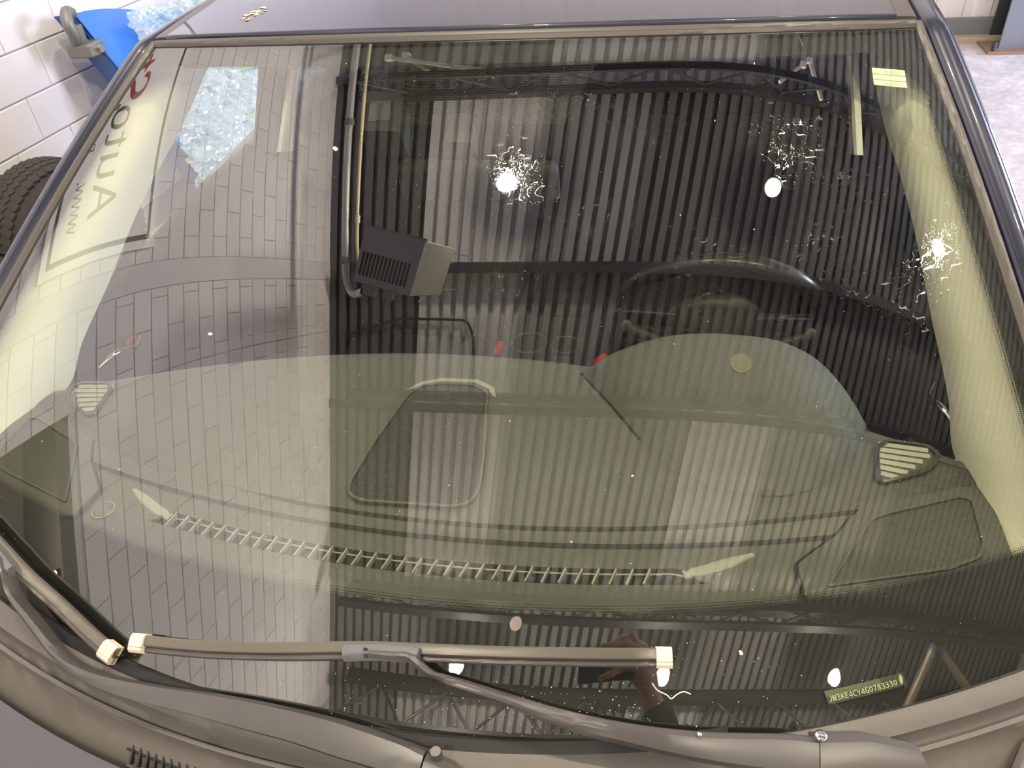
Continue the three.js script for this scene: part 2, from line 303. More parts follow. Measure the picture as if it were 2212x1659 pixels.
// ---- unit heater, gas pipes and conduit
{
  const hm = M({ color: lin(0.27, 0.27, 0.28), roughness: 0.45 }), hs = M({ color: lin(0.2, 0.195, 0.165), roughness: 0.45 });
  const t = thing('unit_heater', 'grey louvred unit heater hung beside the block wall', 'heater', null, [-1.39, 4.62, -0.64]); t.rotation.y = -0.24;
  add('body', box(-0.23, 0.23, 0.0, 0.74, -0.2, 0.2, 0.01), hs, t);
  add('bottom_panel', box(-0.232, 0.232, -0.012, 0.0, -0.202, 0.202), hm, t);
  for (let i = 0; i < 13; i++) add('louvre_slot', box(-0.2 + i * 0.03, -0.186 + i * 0.03, -0.016, -0.011, -0.02, 0.15), blackRubber, t);
  add('top_edge', box(-0.235, 0.235, -0.006, 0.02, -0.215, -0.195), hs, t);
  add('valve', box(-0.12, -0.02, -0.06, 0.0, 0.2, 0.27, 0.01), steelGrey, t); add('valve', box(0.04, 0.12, -0.05, 0.0, 0.2, 0.26, 0.01), hs, t);
  for (const [x, z] of [[-0.2, -0.16], [0.2, -0.16], [-0.2, 0.16], [0.2, 0.16]]) add('hanger_rod', rod(V(x, 0.74, z), V(x, 1.26, z), 0.006, 6), steelGrey, t);
  const p1 = thing('gas_pipe', 'grey gas pipe running along the block wall to the heater', 'pipe', 'pipes along the block wall');
  add('pipe', tube([V(-2.08, 5.3, ZB + 0.1), V(-2.08, 5.3, -2), V(-2.07, 5.3, -0.8), V(-2.05, 5.3, -0.5), V(-1.98, 5.28, -0.4), V(-1.75, 5.0, -0.42)], 0.032, 80, 12), M({ color: lin(0.5, 0.5, 0.47), roughness: 0.35, metalness: 0.3 }), p1);
  for (const z of [-0.68, -1.9, -4]) add('coupling', rod(V(-2.077, 5.3, z - 0.03), V(-2.077, 5.3, z + 0.03), 0.042, 12), steelGrey, p1);
  const p2 = thing('conduit_pipe', 'thin cream conduit beside the grey gas pipe', 'pipe', 'pipes along the block wall');
  add('pipe', tube([V(-1.97, 5.32, ZB + 0.1), V(-1.97, 5.32, -2.2), V(-1.97, 5.32, -0.9), V(-1.9, 5.25, -0.62)], 0.014, 60, 8), M({ color: lin(0.85, 0.78, 0.5), roughness: 0.3 }), p2);
  add('coupling', rod(V(-1.97, 5.32, -1.06), V(-1.97, 5.32, -1.0), 0.022, 10), white, p2);
  const p3 = thing('black_conduit', 'thin black conduit bending across the roof deck', 'conduit');
  add('run', tube([V(-2.4, 5.98, 0.0), V(-2.23, 5.98, -0.04), V(-1.8, 5.98, -0.16), V(-1.2, 5.98, -0.16), V(-1.12, 5.98, -0.14), V(-1.05, 5.98, 0.0), V(-1.0, 5.98, 0.45)], 0.014, 60, 6, false, 0.2), steelDark, p3);
}

// ---- wall sign
{
  const c = document.createElement('canvas'); c.width = 2048; c.height = 800; const x = c.getContext('2d');
  x.fillStyle = '#f4f1f2'; x.fillRect(0, 0, 2048, 800);
  x.strokeStyle = '#16181a'; x.lineWidth = 22; x.strokeRect(48, 48, 1952, 704);
  const px = 2048 / 2.9; x.fillStyle = '#1a1b1d'; x.font = `${0.36 * px}px sans-serif`; x.save(); x.translate(0.25 * px, 800 - 0.38 * px); x.scale(0.98, 1.05); x.fillText('Auto', 0, 0); x.restore();
  x.fillStyle = '#8e1522'; x.font = `italic ${0.5 * px}px serif`; x.fillText('S', 0.92 * px, 800 - 0.33 * px); x.fillText('tt', 1.16 * px, 800 - 0.33 * px); x.fillText('ic', 1.6 * px, 800 - 0.33 * px);
  x.beginPath(); x.moveTo(2.02 * px, 140); x.bezierCurveTo(2.2 * px, 60, 2.5 * px, 130, 2.55 * px, 260); x.bezierCurveTo(2.6 * px, 420, 2.4 * px, 560, 2.15 * px, 520); x.bezierCurveTo(1.95 * px, 470, 1.9 * px, 200, 2.02 * px, 140); x.fill();
  x.fillStyle = '#2a2326'; x.fillRect(2.12 * px, 180, 40, 210); x.fillRect(2.3 * px, 180, 40, 180);
  x.fillStyle = '#1c1d20'; x.font = `${0.12 * px}px sans-serif`; let pos = 0.2 * px; for (const ch of 'WWW. BULTE') { x.fillText(ch, pos, 800 - 0.19 * px); pos += 0.098 * px; }
  const tex = new THREE.CanvasTexture(c); tex.colorSpace = THREE.SRGBColorSpace;
  const t = thing('wall_sign', 'large white wall sign with a black border and black and red lettering', 'sign', null, [WX + 0.02, 2.71, -2.23]);
  const face = new THREE.PlaneGeometry(2.9, 1.135).rotateY(Math.PI / 2).translate(0.0115, 0, 0);
  add('face', face, M({ map: tex, roughness: 0.5 }), t); add('backing_board', box(-0.012, 0.011, -0.5675, 0.5675, -1.45, 1.45), white, t);
}

// ---- tyres by the wall
const tyreRubber = M({ color: lin(0.055, 0.05, 0.048), roughness: 0.7, bumpMap: scaled(grainTex, 6), bumpScale: 0.0006 });
function tyreGeo(R = 0.345, w = 0.215, r0 = 0.215) {
  const h = w / 2, P = [[r0, -h * 0.62], [r0 + 0.012, -h * 0.82], [r0 + 0.05, -h * 0.99], [R - 0.06, -h * 1.0], [R - 0.018, -h * 0.86], [R - 0.003, -h * 0.7], [R, 0], [R - 0.003, h * 0.7], [R - 0.018, h * 0.86], [R - 0.06, h * 1.0], [r0 + 0.05, h * 0.99], [r0 + 0.012, h * 0.82], [r0, h * 0.62], [r0 + 0.02, h * 0.5], [R - 0.025, h * 0.75], [R - 0.02, 0], [R - 0.025, -h * 0.75], [r0 + 0.02, -h * 0.5], [r0, -h * 0.62]];
  return new THREE.LatheGeometry(P.map(([r, y]) => new THREE.Vector2(r, y)), 64).rotateZ(Math.PI / 2);   // axis along x
}
function treadGeo(R = 0.345, w = 0.215) {
  const list = [], n = 58;
  for (let i = 0; i < n; i++) for (const [k, y, len, sl] of [[0, -0.075, 0.05, 0.35], [1, 0.075, 0.05, -0.35], [2, -0.024, 0.034, -0.9], [3, 0.024, 0.034, 0.9]]) {
    const g = new THREE.BoxGeometry(len, 0.006, (2 * Math.PI * R / n) * 0.86); g.rotateY(sl); g.translate(y, R + (k < 2 ? -0.004 : 0.0005), 0); g.rotateX(((i + k * 0.25) / n) * 2 * Math.PI); list.push(g);
  }
  return merge(list);
}
const TYRE = tyreGeo(), TREAD = treadGeo(), BEAD = new THREE.TorusGeometry(0.222, 0.008, 8, 60).rotateY(Math.PI / 2);
function tyre(label, pos, ry, tilt, name = 'tyre') {
  const t = thing(name, label, 'tyre', 'used tyres by the block wall', pos); t.rotation.set(0, ry, tilt, 'YXZ');
  add('carcass', TYRE, tyreRubber, t); add('tread', TREAD, tyreRubber, t); for (const s of [-1, 1]) { const b = add('bead_ring', BEAD, M({ color: lin(0.12, 0.12, 0.13), roughness: 0.4 }), t); b.position.x = s * 0.082; }
  return t;
}
tyre('worn black tyre standing upright against the white block wall', [-2.40, 0.36, -2.33], -0.22, -0.05);
{
  const t2 = tyre('black tyre with a dark wheel standing in front of the worn tyre', [-2.31, 0.36, -1.55], -0.1, -0.05);
  add('rim', new THREE.LatheGeometry([[0.0, 0.02], [0.06, 0.03], [0.07, 0.0], [0.18, -0.02], [0.205, 0.05], [0.216, 0.085], [0.205, 0.09]].map(([r, y]) => new THREE.Vector2(r, y)), 48).rotateZ(-Math.PI / 2), M({ color: lin(0.03, 0.03, 0.032), roughness: 0.25, metalness: 0.4 }), t2);
}

// ---- blue car panel in plastic, leaning on the wall, with its hinge
{
  const t = thing('blue_body_panel', 'bright blue car body panel leaning against the block wall', 'car panel');
  const blue = M({ color: lin(0.02, 0.19, 0.72), roughness: 0.25, metalness: 0.2, clearcoat: 1, clearcoatRoughness: 0.05 });
  const rows = []; const NZ = 24, NY = 14;
  for (let j = 0; j <= NY; j++) { const r = []; for (let i = 0; i <= NZ; i++) { const v = j / NY, u = i / NZ, y = lerp(0.02, 1.16 - 0.16 * smooth(u * 1.6) , v), z = lerp(-2.88 - 0.16 * (1 - v) ** 1.2 - 0.05 * v, -4.25, u); r.push(V(lerp(-2.0, -2.42, v) + 0.09 * Math.sin(v * Math.PI) * (0.4 + 0.6 * u) + 0.05 * Math.sin(u * 3), y, z)); } rows.push(r); }
  add('outer_skin', loft(rows), blue, t);
  const eA = rows.map((r) => r[0].clone()), eB = eA.map((p) => p.clone().add(V(-0.14, -0.015, -0.03)));
  add('edge_return', loft([eA, eB]), M({ color: lin(0.008, 0.07, 0.28), roughness: 0.35, clearcoat: 0.6 }), t);
  add('inner_skin', loft(rows.map((r) => r.map((p) => p.clone().add(V(-0.02, -0.004, 0))))), blue, t);
  const top = rows[NY]; add('top_flange', loft([top.map((p) => p.clone()), top.map((p) => p.clone().add(V(-0.1, -0.03, 0)))]), blue, t);
  const hg = part('hinge', t, 'grey cast hinge with a hooked end'); const hm = M({ color: lin(0.22, 0.22, 0.2), roughness: 0.45, metalness: 0.4 });
  add('hook', tube([V(-2.42, 1.04, -2.87), V(-2.39, 1.09, -2.84), V(-2.39, 1.14, -2.83), V(-2.4, 1.18, -2.86), V(-2.41, 1.17, -2.9)], 0.026, 24, 8), hm, hg);
  add('bracket', box(-2.46, -2.34, 0.99, 1.05, -2.95, -2.84, 0.012), hm, hg);
  add('bracket_tab', box(-2.45, -2.40, 1.02, 1.12, -2.93, -2.88, 0.008), hm, hg);
  add('hinge_bolt', new THREE.CylinderGeometry(0.016, 0.016, 0.03, 12).rotateZ(Math.PI / 2).translate(-2.335, 1.02, -2.9), chrome, hg);
  // crumpled clear wrap over the far part of the panel
  const w = thing('plastic_wrap', 'crumpled clear bubble wrap taped over the blue panel', 'plastic wrap');
  const wr = []; const A = 150, B = 110;
  for (let j = 0; j <= B; j++) { const r = []; for (let i = 0; i <= A; i++) { const v = j / B, u = i / A, y = lerp(0.02, 1.12 - 0.1 * u, v), z = lerp(lerp(-2.62, -3.12, v ** 0.7), -4.3, u); let x = lerp(-1.93, -2.36, v) - 0.1 * (1 - v) * (1 - smooth(u * 4)) + 0.09 * Math.sin(v * Math.PI) * (0.4 + 0.6 * u) + 0.05 * Math.sin(u * 3) + 0.045; const k = u * 1.3 + v * 0.8; const rg = (a, b) => 1 - 2 * Math.abs(noise2(a, b)); x += 0.03 * rg(k * 7, (u - v) * 3) + 0.022 * rg(u * 14 + v * 9, v * 6) + 0.012 * rg(u * 30 - v * 12, v * 22) + 0.006 * noise2(u * 60, v * 60); r.push(V(x, y, z)); } wr.push(r); }
  add('film', loft(wr, { flat: true }), M({ color: lin(0.72, 0.86, 0.88), transmission: 0.6, thickness: 0, roughness: 0.2, ior: 1.75 }), w);
  const tape = M({ color: lin(0.12, 0.62, 0.08), roughness: 0.5 });
  const at = (u, v) => wr[Math.round(v * B)][Math.round(u * A)].clone().add(V(0.02, 0.01, 0));
  for (const [u, v, du, dv] of [[0.42, 0.66, 0.08, 0.05], [0.42, 0.36, 0.03, 0.06], [0.5, 0.26, 0.03, 0.07], [0.38, 0.46, 0.025, 0.05]]) {
    const a = at(u, v), b = at(u + du, v), c2 = at(u, v + dv), d = at(u + du, v + dv); add('tape_piece', slab([a, b], [c2, d], V(1, 0.3, 0).normalize(), 0.003, 0.0005), tape, w);
  }
}

// ================================================================ THE CAR (one thing)
const car = thing('car', 'dark blue car with dusty windshield and white-capped wipers parked in the workshop', 'car');
const mirrorX = (p) => V(-p.x, p.y, p.z);
const pane = (o = {}) => M({ color: lin(0.87, 0.90, 0.77), transmission: 1, thickness: 0, roughness: 0, ior: 2.15, ...o });
// dried water streaks and wiped film on the glass: grain of its own, lies on the driver's half
const stainTex = dataTex(2048, (u, v) => {
  const area = smooth((u - 0.46) / 0.14) * smooth((1.03 - u) / 0.12) * smooth((v - 0.28) / 0.18) * smooth((0.96 - v) / 0.1);
  if (area <= 0) return 0.004;
  const wig = 0.006 * noise2(u * 40, v * 26) + 0.0025 * noise2(u * 110, v * 80);
  const st = noise2((u + wig) * 130, v * 10), fine = noise2((u + wig * 1.5) * 300, v * 34), blotch = noise2(u * 8 + 4, v * 6);
  const k = (Math.max(0, 1 - Math.abs(st) * 13) * 0.9 + Math.max(0, 1 - Math.abs(fine) * 6) * 0.4) * area * clamp(0.5 + 0.8 * blotch, 0, 1);
  return 0.004 + 0.3 * clamp(k, 0, 1);
}, false, 1024);
{
  const ws = part('windshield', car, 'large raked laminated windshield with a dark printed border');
  const NT = 110, NS = 90, rows = [], uv = [];
  for (let j = 0; j <= NS; j++) { const r = []; for (let i = 0; i <= NT; i++) { const t = lerp(-1.005, 1.005, i / NT), s = lerp(-0.055, 1.004, j / NS); r.push(G(t, s)); uv.push((t + 1) / 2, s); } rows.push(r); }
  const g = loft(rows); g.setAttribute('uv', new THREE.Float32BufferAttribute(uv, 2));
  const nrm = []; for (let j = 0; j <= NS; j++) for (let i = 0; i <= NT; i++) { const n = GN(lerp(-1.005, 1.005, i / NT), lerp(-0.055, 1.004, j / NS)); nrm.push(n.x, n.y, n.z); } g.setAttribute('normal', new THREE.Float32BufferAttribute(nrm, 3));
  add('glass_pane', g, pane({ roughness: 1, roughnessMap: stainTex }), ws);
  // printed black border below the glass
  const sb = (t) => 0.1511 - 0.0626 * t * t, TI = 0.977;
  const st = (t) => { const a = Math.min(Math.abs(t), TI); return 0.957 - (a > 0.85 ? 0.13 * (1 - Math.sqrt(Math.max(0, 1 - ((a - 0.85) / 0.1272) ** 2))) : 0); };
  const fr = [glassGrid(-1.004, 1.004, 90, (t) => [-0.055, sb(t)], 10, -0.006), glassGrid(-1.004, 1.004, 120, (t) => [st(t), 1.004], 6, -0.006)];
  for (const k of [-1, 1]) fr.push(glassGrid(k < 0 ? -1.004 : TI, k < 0 ? -TI : 1.004, 2, () => [sb(1) - 0.01, 0.84], 40, -0.006));
  add('printed_border', merge(fr), fritMat, ws);
  // halftone dots at the border's edge and in the sensor field
  const dots = [];
  for (let i = 0; i < 560; i++) { const t = lerp(-0.975, 0.975, i / 559); for (let k = 0; k < 3; k++) { dots.push([t + (k % 2) * 0.0017, sb(t) + 0.0016 + k * 0.0031, 0.0013 - k * 0.0003]); if (Math.abs(t) < 0.85) dots.push([t + (k % 2) * 0.0017, st(t) - 0.0016 - k * 0.0031, 0.0013 - k * 0.0003]); } }
  for (const k of [-1, 1]) for (let i = 0; i < 240; i++) for (let q = 0; q < 3; q++) dots.push([k * (TI - 0.002 - q * 0.0045), lerp(0.1, 0.83, (i + (q % 2) * 0.5) / 240), 0.0013 - q * 0.0003]);
  for (let a = -0.30; a < 0.30; a += 0.0052) for (let b = 0, s = 0.955; s > 0.83; s -= 0.0034, b++) { const edge = 0.235 + (s - 0.83) * 0.5; if (Math.abs(a + 0.02) < edge) dots.push([a + (b % 2) * 0.0026, s, 0.00115]); }
  const dg = new THREE.CircleGeometry(1, 6), im = new THREE.InstancedMesh(dg, fritMat, dots.length), o = new THREE.Object3D();
  dots.forEach(([t, s, r], i) => { o.position.copy(G(t, s, -0.0055)); o.lookAt(o.position.clone().add(GN(t, s))); o.scale.set(r, r, r); o.updateMatrix(); im.setMatrixAt(i, o.matrix); });
  im.name = 'border_dots'; im.userData.kind = 'stuff'; im.castShadow = true; ws.add(im);
  // dust and paint specks on the outside
  const flecks = []; for (let i = 0; i < 520; i++) flecks.push([rr(-0.97, 0.97), rr(0, 0.98), rr(0.00015, 0.00045) * (rnd() < 0.08 ? 2 : 1)]);
  for (let i = 0; i < 220; i++) flecks.push([0.25 + 0.25 * (rnd() + rnd() - 1) * 1.6, 0.05 + 0.06 * (rnd() + rnd() - 1), rr(0.0002, 0.0006)]);
  const fm = new THREE.InstancedMesh(new THREE.SphereGeometry(1, 6, 4), M({ color: lin(0.8, 0.77, 0.68), roughness: 0.8 }), flecks.length);
  flecks.forEach(([t, s, r], i) => { o.position.copy(G(t, s, 0.0003)); o.rotation.set(rr(0, 6), rr(0, 6), 0); o.scale.set(r * rr(0.7, 2), r * 0.8, r); o.updateMatrix(); fm.setMatrixAt(i, o.matrix); });
  fm.name = 'dust_flecks'; fm.userData.kind = 'stuff'; ws.add(fm);
  for (const [t, s, k] of [[-0.4241, 0.4472, 1], [-0.2909, 0.7769, 1.4], [0.5221, 0.0847, 0.8], [0.375, 0.3, 0.5]]) { const f = add('paint_flake', new THREE.IcosahedronGeometry(0.0032 * k, 0).scale(0.7, 0.25, 1.2), capMat, ws); f.position.copy(G(t, s, 0.0008)); f.rotation.set(0.5, rr(0, 3), 0); }
  { const c = G(0.5484, 0.4366, -0.003), a = add('adhesive_disc', new THREE.CylinderGeometry(0.0118, 0.0118, 0.002, 40), M({ color: lin(0.14, 0.13, 0.115), roughness: 0.5 }), ws); a.position.copy(c); a.quaternion.setFromUnitVectors(V(0, 1, 0), GN(0.5484, 0.4366)); a.userData.label = 'round grey adhesive disc stuck inside the glass'; }
  // squiggle of dried glue on the border
  add('glue_thread', tube([[0.405, 0.066], [0.412, 0.058], [0.424, 0.052], [0.43, 0.0475], [0.437, 0.051], [0.446, 0.053], [0.455, 0.0495]].map(([t, s]) => G(t, s, 0.0008)), 0.0007, 40, 5), capMat, ws);
  // service reminder sticker, written for a reader inside the car
  {
    const c = document.createElement('canvas'); c.width = 512; c.height = 288; const x = c.getContext('2d');
    x.fillStyle = '#f2f7dc'; x.fillRect(0, 0, 512, 288); x.fillStyle = '#9db4b4'; x.fillRect(0, 92, 512, 20); x.fillRect(0, 184, 512, 20);
    x.translate(512, 0); x.scale(-1, 1); x.fillStyle = '#5a6f66'; x.font = 'italic 62px sans-serif'; x.fillText('02.05.26', 90, 80); x.fillText('14-2636', 110, 270);
    const tex = new THREE.CanvasTexture(c); tex.colorSpace = THREE.SRGBColorSpace;
    const q = [[0.8862, 0.9165], [0.9485, 0.9165], [0.9485, 0.875], [0.8862, 0.875]];
    const P = [V(0.5265, 1.4903, -0.7982), V(0.5694, 1.4842, -0.8047), V(0.5709, 1.4701, -0.7766), V(0.5279, 1.4766, -0.7708)], g2 = new THREE.BufferGeometry();
    g2.setFromPoints([P[0], P[3], P[2], P[0], P[2], P[1]]); g2.setAttribute('uv', new THREE.Float32BufferAttribute([0, 1, 0, 0, 1, 0, 0, 1, 1, 0, 1, 1], 2)); g2.computeVertexNormals();
    const s = add('service_sticker', g2, M({ map: tex, roughness: 0.6 }), ws); s.userData.label = 'pale green handwritten service sticker seen from behind';
  }
  // identification plate behind the glass
  {
    const c = document.createElement('canvas'); c.width = 1024; c.height = 160; const x = c.getContext('2d');
    x.fillStyle = '#2c322c'; x.fillRect(0, 0, 1024, 160); x.fillStyle = '#59624f'; x.fillRect(0, 0, 720, 70); x.fillStyle = '#e8efc6'; x.font = '92px monospace'; x.fillText('JM3KE4CY4G0783330', 20, 132, 900); x.fillStyle = '#b9c69d'; x.beginPath(); x.ellipse(975, 80, 22, 60, 0.2, 0, 7); x.fill();
    const tex = new THREE.CanvasTexture(c); tex.colorSpace = THREE.SRGBColorSpace;
    const rowsV = []; const uvv = []; for (let j = 0; j <= 2; j++) { const r = []; for (let i = 0; i <= 10; i++) { r.push(G(lerp(0.6285, 0.7305, i / 10) + 0.002 * (1 - j), lerp(0.008, 0.0235, j / 2) - 0.0005 * i, -0.003)); uvv.push(i / 10, j / 2); } rowsV.push(r); }
    const g3 = loft(rowsV); g3.setAttribute('uv', new THREE.Float32BufferAttribute(uvv, 2));
    const v = add('number_plate', g3, M({ map: tex, roughness: 0.4 }), ws); v.userData.label = 'small stamped identification number plate';
  }
  // sensor cover and mirror mount behind the top of the glass
  const quadBox = (q, off, th) => { const P = q.map(([t, s]) => G(t, s, off)), n = GN(q[0][0], q[0][1]); return slab([P[3], P[0]], [P[2], P[1]], n, th, 0.004); };
  const sh = add('sensor_housing', quadBox([[-0.29, 0.905], [-0.19, 0.905], [-0.165, 0.825], [-0.262, 0.825]], -0.012, 0.05), cabin, ws);
  add('sensor_window', quadBox([[-0.2632, 0.8844], [-0.1998, 0.8845], [-0.1876, 0.845], [-0.254, 0.843]], -0.011, 0.002), M({ color: lin(0.10, 0.12, 0.14), roughness: 0.1 }), ws);
  add('mirror_mount', quadBox([[-0.048, 0.862], [-0.004, 0.862], [0.014, 0.806], [-0.06, 0.806]], -0.014, 0.03), fritMat, ws);
  const rm = G(-0.02, 0.8, -0.09); add('rear_view_mirror', new RoundedBoxGeometry(0.25, 0.065, 0.03, 3, 0.014).rotateX(0.1).translate(rm.x, rm.y - 0.02, rm.z - 0.05), fritMat, ws);

  // ---- rubber moulding round the glass
  const mo = part('windshield_moulding', car, 'brownish grey rubber moulding round the glass');
  for (const k of [-1, 1]) { const A = [], B = [], N = []; for (let i = 0; i <= 60; i++) { const s = lerp(-0.05, 1.012, i / 60); A.push(G(k * 0.999, s, 0.004)); B.push(G(k * 1.017, s, 0.006)); N.push(GN(k * 1.0, s)); } add('side_strip', k < 0 ? slab(B, A, N, 0.012, 0.003) : slab(A, B, N, 0.012, 0.003), rubber, mo); }
  { const A = [], B = [], N = []; for (let i = 0; i <= 80; i++) { const t = lerp(-1.0, 1.0, i / 80); A.push(G(t, 1.0, 0.004)); B.push(G(t, 1.018, 0.006)); N.push(GN(t, 1)); } add('top_strip', slab(A, B, N, 0.012, 0.003), rubber, mo); }
}
// ---- roof, side rails and pillars
const roofY = (x, z) => { const d = Math.max(0, -z - 0.83); return 1.5495 + 0.055 * (1 - Math.exp(-d * 2.2)) - 0.05 * Math.max(0, d - 1.2) ** 2 - 0.045 * (x / 0.58) ** 2 * (0.45 + 0.55 * Math.abs(x / 0.58)) ; };
const topZ = (t) => G(t, 1.0215, 0).z;
{
  const rows = [], N = 60;
  for (let j = -2; j <= 40; j++) { const r = []; for (let i = 0; i <= N; i++) { const t = lerp(-0.955, 0.955, i / N), p = G(t, 1.0215, 0.008); let z = p.z, y = p.y, x = p.x; if (j < 0) { y -= -j * 0.008; z -= 0.0; } else { const f = (j / 40) ** 1.6; z = lerp(p.z, -2.95, f); x = lerp(p.x, t * 0.585, smooth(f * 3)); const base = roofY(x, z) - roofY(x, p.z); y = p.y + base; } r.push(V(x, y, z)); } rows.push(r); }
  const rf = add('roof_skin', loft(rows), paint, car);
  // scraped patch on the roof
  const sc = part('paint_scrape', car, 'rough scraped patch of bare primer on the roof'); const cx = -0.423, cz = -0.935; seed = 77;
  const zy = (x, z) => { const p = G(clamp(x / 0.586, -0.95, 0.95), 1.0215, 0.008); return p.y + roofY(x, z) - roofY(x, p.z); };
  for (let i = 0; i < 46; i++) { const a = rr(0, 6.28), d = Math.sqrt(rnd()); const x = cx + Math.cos(a) * d * 0.016, z = cz + Math.sin(a) * d * 0.034 - Math.cos(a) * d * 0.01; const m = add('chip', new THREE.IcosahedronGeometry(rr(0.0015, 0.0035), 0).scale(1.3, 0.3, 1.6), M({ color: i % 9 ? lin(0.55, 0.5, 0.45) : lin(0.28, 0.17, 0.11), roughness: 0.9 }), sc); m.position.set(x, zy(x, z) + 0.0005, z); m.rotation.y = rr(0, 3); }
  for (const k of [-1, 1]) {
    // ditch strip between roof and rail
    const A = [], B = []; for (let i = 0; i <= 30; i++) { const z = lerp(topZ(0.96), -2.9, (i / 30) ** 1.5), p = G(0.955, 1.0215, 0.006), y = p.y + roofY(0.565, z) - roofY(0.565, p.z); A.push(V(k * 0.562, y - 0.001, z)); B.push(V(k * 0.589, y - 0.002, z)); }
    add('roof_ditch_strip', k < 0 ? slab(B, A, V(0, 1, 0), 0.01, 0.002) : slab(A, B, V(0, 1, 0), 0.01, 0.002), rubber, car);
    // pillar and rail: one painted loft from the cowl up and back along the roof
    const prs = []; const steps = 70;
    for (let i = 0; i <= steps; i++) {
      const f = i / steps; let e, n;
      if (f < 0.62) { const s = lerp(-0.1, 1.01, f / 0.62); e = G(1.018, s, 0.0); n = GN(1.0, s); }
      else { const g2 = (f - 0.62) / 0.38, p = G(1.018, 1.01, 0), z = lerp(p.z, -2.9, g2 ** 1.3); e = V(lerp(p.x, 0.592, smooth(g2 * 2)), p.y + 0.6 * (roofY(0.585, z) - roofY(0.585, p.z)), z); n = GN(1, 1).lerp(V(0.1, 1, 0).normalize(), smooth(g2 * 6)); }
      const lat = V(1, 0, 0).addScaledVector(n, -n.x).normalize();
      const at = (a, b) => e.clone().addScaledVector(lat, a).addScaledVector(n, b);
      prs.push([at(-0.002, -0.02), at(0.001, -0.004), at(0.004, 0.004), at(0.012, 0.010), at(0.022, 0.0115), at(0.03, 0.008), at(0.034, 0.0), at(0.038, -0.001), at(0.046, -0.004), at(0.056, -0.018), at(0.063, -0.04), at(0.066, -0.075)].map((p) => (k < 0 ? mirrorX(p) : p)));
    }
    add('pillar_rail', loft(prs), paint, car);
    const dr = prs.map((r) => r[6].clone().add(V(0, 0.0015, 0))); add('pillar_drip_strip', tube(dr.filter((_, i) => i % 2 === 0), 0.0035, 80, 6), blackRubber, car);
  }
}
